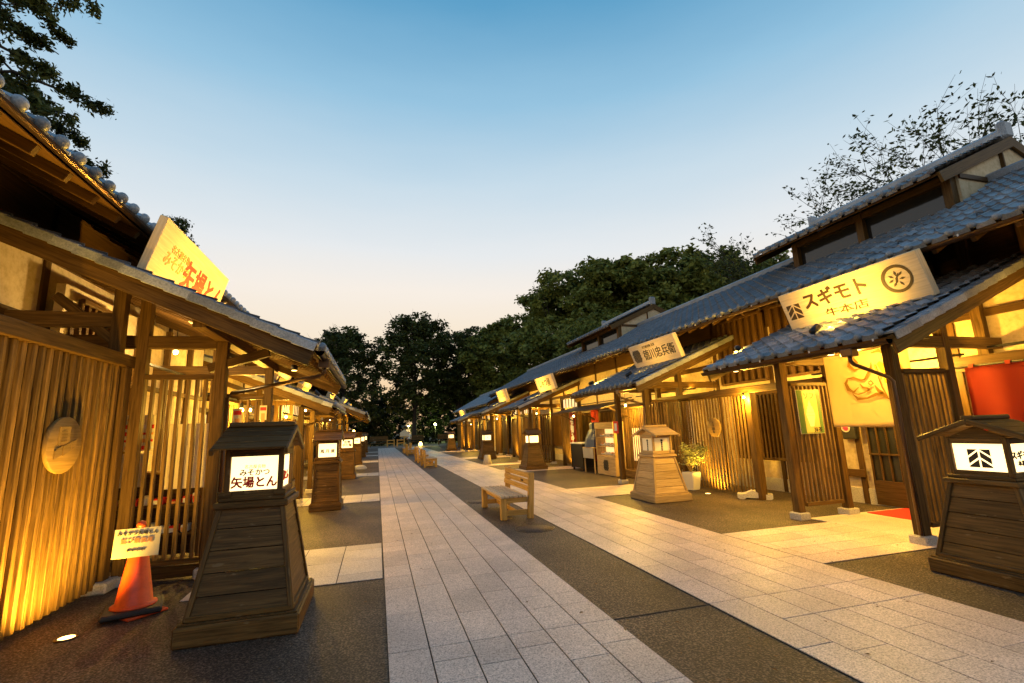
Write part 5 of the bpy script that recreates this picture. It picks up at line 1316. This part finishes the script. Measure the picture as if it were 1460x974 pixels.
# sparse twiggy trees over the near right roofs
def twiggy(x_, y_, H, lab, seed, W_=4.5, nlv=2600, ls=.075):
    rr = random.Random(seed); t = thing('cherry_tree', lab, 'tree', (x_, y_, 0), 0, 'sparse leafed trees behind the right hand roofs')
    bm = bmesh.new(); tips = []
    def br(p, d, L, r, lv):
        q = p+d*L*.5+Vector((rr.gauss(0, .05), rr.gauss(0, .05), 0))*L; e = q+(d+Vector((rr.gauss(0, .12), rr.gauss(0, .12), rr.gauss(.05, .08)))).normalized()*L*.5
        tube_bm(bm, [p, q, e], [r, r*.8, r*.6], 5 if lv < 3 else 3, cap=False)
        if lv >= 2: tips.extend([(q, L), (e, L)])
        if lv < 4:
            for _ in range(3 if lv < 3 else 2):
                nd = (d+Vector((rr.gauss(0, .55), rr.gauss(0, .55), rr.gauss(.05, .3)))).normalized(); br(q.lerp(e, rr.random()), nd, L*rr.uniform(.55, .8), r*.55, lv+1)
            br(e, (d+Vector((rr.gauss(0, .25), rr.gauss(0, .25), .1))).normalized(), L*.75, r*.6, lv+1)
    tube_bm(bm, [(0, 0, -.2), (0, 0, H*.3), (.1, 0, H*.5)], [.22, .17, .14], 8)
    for k in range(6):
        a = k*1.05+rr.random(); br(Vector((.08, 0, H*rr.uniform(.34, .5))), Vector((math.cos(a)*.75, math.sin(a)*.75, .75)).normalized(), H*.25, .07, 0)
    attach('trunk', finish(bm, BARK, smooth=True), t, WM[t])
    n = nlv; V, F = [], []
    for i in range(n):
        p, L = rr.choice(tips); c = p+Vector((rr.gauss(0, .14), rr.gauss(0, .14), rr.gauss(0, .10)))
        a = Vector((rr.gauss(0, 1), rr.gauss(0, 1), rr.gauss(-.2, .5))).normalized(); b = a.cross(Vector((rr.gauss(0, 1), rr.gauss(0, 1), rr.gauss(0, 1)))).normalized(); s = ls*rr.uniform(.6, 1.3); k = len(V)
        V += [c-a*s, c+b*s*.45, c+a*s, c-b*s*.45]; F.append((k, k+1, k+2, k+3))
    me = bpy.data.meshes.new('crown'); me.from_pydata([tuple(v) for v in V], [], F); me.materials.append(LEAF_M); attach('crown', me, t, WM[t])
twiggy(23.0, 19.5, 12.0, 'sparse tree with bare twig ends over the left part of the near right roof', 3, nlv=9000, ls=.10)
twiggy(22.8, 12.2, 11.0, 'sparse tree with leafy sprays above the middle of the near roof turret', 8, nlv=6500, ls=.08)
twiggy(27.0, 11.2, 15.4, 'tall sparse tree reaching into the top right corner', 12, nlv=8500, ls=.11)
# conifers behind the left row
def conifer(x_, y_, H, lab, seed, zl=.1, W_=4.5, n=42000, mat=LEAF_M, nb=64, lf=1.0):
    rr = random.Random(seed); t = thing('conifer_tree', lab, 'tree', (x_, y_, 0), 0, 'conifers behind the left hand roofs')
    bm = bmesh.new(); tube_bm(bm, [(0, 0, -.2), (.05, 0, H*.5), (0, 0, H)], [.28, .2, .03], 9); P = []
    for i in range(nb):
        f = i/nb; z = H*(zl+(1-zl)*f); a = i*2.399; L = W_/2*(1-f**1.6*.85)*rr.uniform(.65, 1.1)
        d = Vector((math.cos(a), math.sin(a), 0)); pts = [Vector((0, 0, z)), Vector((0, 0, z))+d*L*.5+Vector((0, 0, .12*L)), Vector((0, 0, z))+d*L+Vector((0, 0, -.05*L))]
        tube_bm(bm, pts, [.05, .035, .012], 4, cap=False)
        side = Vector((-d.y, d.x, 0))
        for k in range(16):
            g = rr.uniform(.22, 1.0); q = pts[0].lerp(pts[1], g*2) if g < .5 else pts[1].lerp(pts[2], g*2-1)
            e = q+side*rr.uniform(-1, 1)*L*.35*(1.15-g)+Vector((0, 0, rr.uniform(-.25, .12)))
            P.append((q, e))
    attach('trunk', finish(bm, BARK, smooth=True), t, WM[t])
    V, F = [], []
    for i in range(n):
        q, e = rr.choice(P); c = q.lerp(e, rr.random())+Vector((rr.gauss(0, .07), rr.gauss(0, .07), rr.gauss(0, .05)))
        a = (e-q).normalized()*.6+Vector((rr.gauss(0, .6), rr.gauss(0, .6), rr.gauss(0, .3))); a.normalize(); b = a.cross(Vector((rr.gauss(0, 1), rr.gauss(0, 1), rr.gauss(0, 1)))).normalized(); s = rr.uniform(.03, .065)*lf; k = len(V)
        V += [c-a*s, c+b*s*.45, c+a*s, c-b*s*.45]; F.append((k, k+1, k+2, k+3))
    me = bpy.data.meshes.new('crown'); me.from_pydata([tuple(v) for v in V], [], F); me.materials.append(mat); attach('crown', me, t, WM[t])
conifer(-8.3, 10.0, 17, 'dense tall conifer in the top left corner', 5, W_=7.6, n=210000, nb=130, lf=1.05)
conifer(-6.3, 16.5, 8.6, 'conifer tip showing above the large lit left sign', 6, zl=.35, W_=3.2, n=16000)
# hedge and far lights
hd = thing('hedge', 'low dark clipped hedge along the far side of the plaza', 'hedge', (5, 67, 0))
attach('hedge_leaves', leaf_mesh(77, [((i*1.1-33, (i % 3)*.3, .45), .85) for i in range(60)], 26000, .10, LEAF_D), hd, WM[hd])
for k, (x_, y_, z_, lab_, c_) in enumerate([(9.0, 78, 2.6, 'greenish glowing park lamp right of the information board', (.9, 1, .35)), (13.4, 80, 2.0, 'greenish glowing park lamp near the far right shop', (.8, 1, .25)), (-3.4, 76, 1.9, 'amber park lamp at the left of the far lawn', (1, .6, .15)), (5.0, 82, 2.6, 'yellow park lamp just beside the information board', (1, .85, .3))]):
    t = thing('park_lamp', lab_, 'lamp', (x_, y_, 0), 0, 'park lamps among the far trees')
    tube(t, 'lamp_post', [(x_, y_, 0), (x_, y_, z_)], .05, BLACK, 8); lathe(t, 'lamp_globe', [(.05, z_), (.2, z_+.1), (.22, z_+.25), (.05, z_+.42)], plain('park lamp glow %d' % k, (.9, .9, .8), .5, emit=c_, es=6), (x_, y_, 0), 12)
    light('POINT', 'lamp_light', (x_, y_-.4, z_+.2), 160, c_, size=.2)
kb = thing('far_pavilion', 'small lit pavilion glimpsed between the far tree trunks', 'building', (6.2, 88, 0))
span(kb, 'wall', 4.6, 8.2, 88, 90, 0, 2.6, PLASTER); span(kb, 'roof', 4.2, 8.6, 87.6, 90.4, 2.6, 2.9, TILE)
for q in (5.0, 6.2, 7.4): span(kb, 'window', q, q+.7, 87.95, 87.99, .9, 2.2, GLOW, bev=0)
# power cable on the nearest right porch roof
tube(RB, 'power_cable', [(6.42, 5.6, 2.80), (6.9, 5.25, 3.01), (7.6, 4.75, 3.30), (8.7, 4.55, 3.74)], .009, BLACK, 6)
tube(RB, 'power_cable', [(6.42, 5.6, 2.80), (6.44, 6.3, 2.81), (6.40, 7.15, 2.79)], .009, BLACK, 6)
# a little windblown leaf litter
rl = random.Random(31); V, F = [], []
for i in range(420):
    x_, y_ = rl.choice(((rl.uniform(1.95, 2.86)), (rl.uniform(-2.7, .05)), (rl.uniform(4.9, 7.4)), rl.uniform(.1, 4.8))), 2.4+rl.random()**1.6*30
    a = rl.uniform(0, 6.28); l_ = rl.uniform(.010, .026); w_ = l_*rl.uniform(.35, .6); c_, s_ = math.cos(a), math.sin(a); k = len(V); zt_ = .011
    V += [(x_-c_*l_, y_-s_*l_, zt_), (x_-s_*w_, y_+c_*w_, zt_+.006), (x_+c_*l_, y_+s_*l_, zt_+.002), (x_+s_*w_, y_-c_*w_, zt_+.004)]; F.append((k, k+1, k+2, k+3))
me = bpy.data.meshes.new('fallen_leaves'); me.from_pydata(V, [], F); me.materials.append(plain('dry leaf', (.16, .09, .035), .8))
o = attach('fallen_leaves', me, None, Matrix.Identity(4)); setp(o, 'sparse dry leaves and grit scattered over the paving', 'leaf litter', kind='stuff')
flush_pieces()
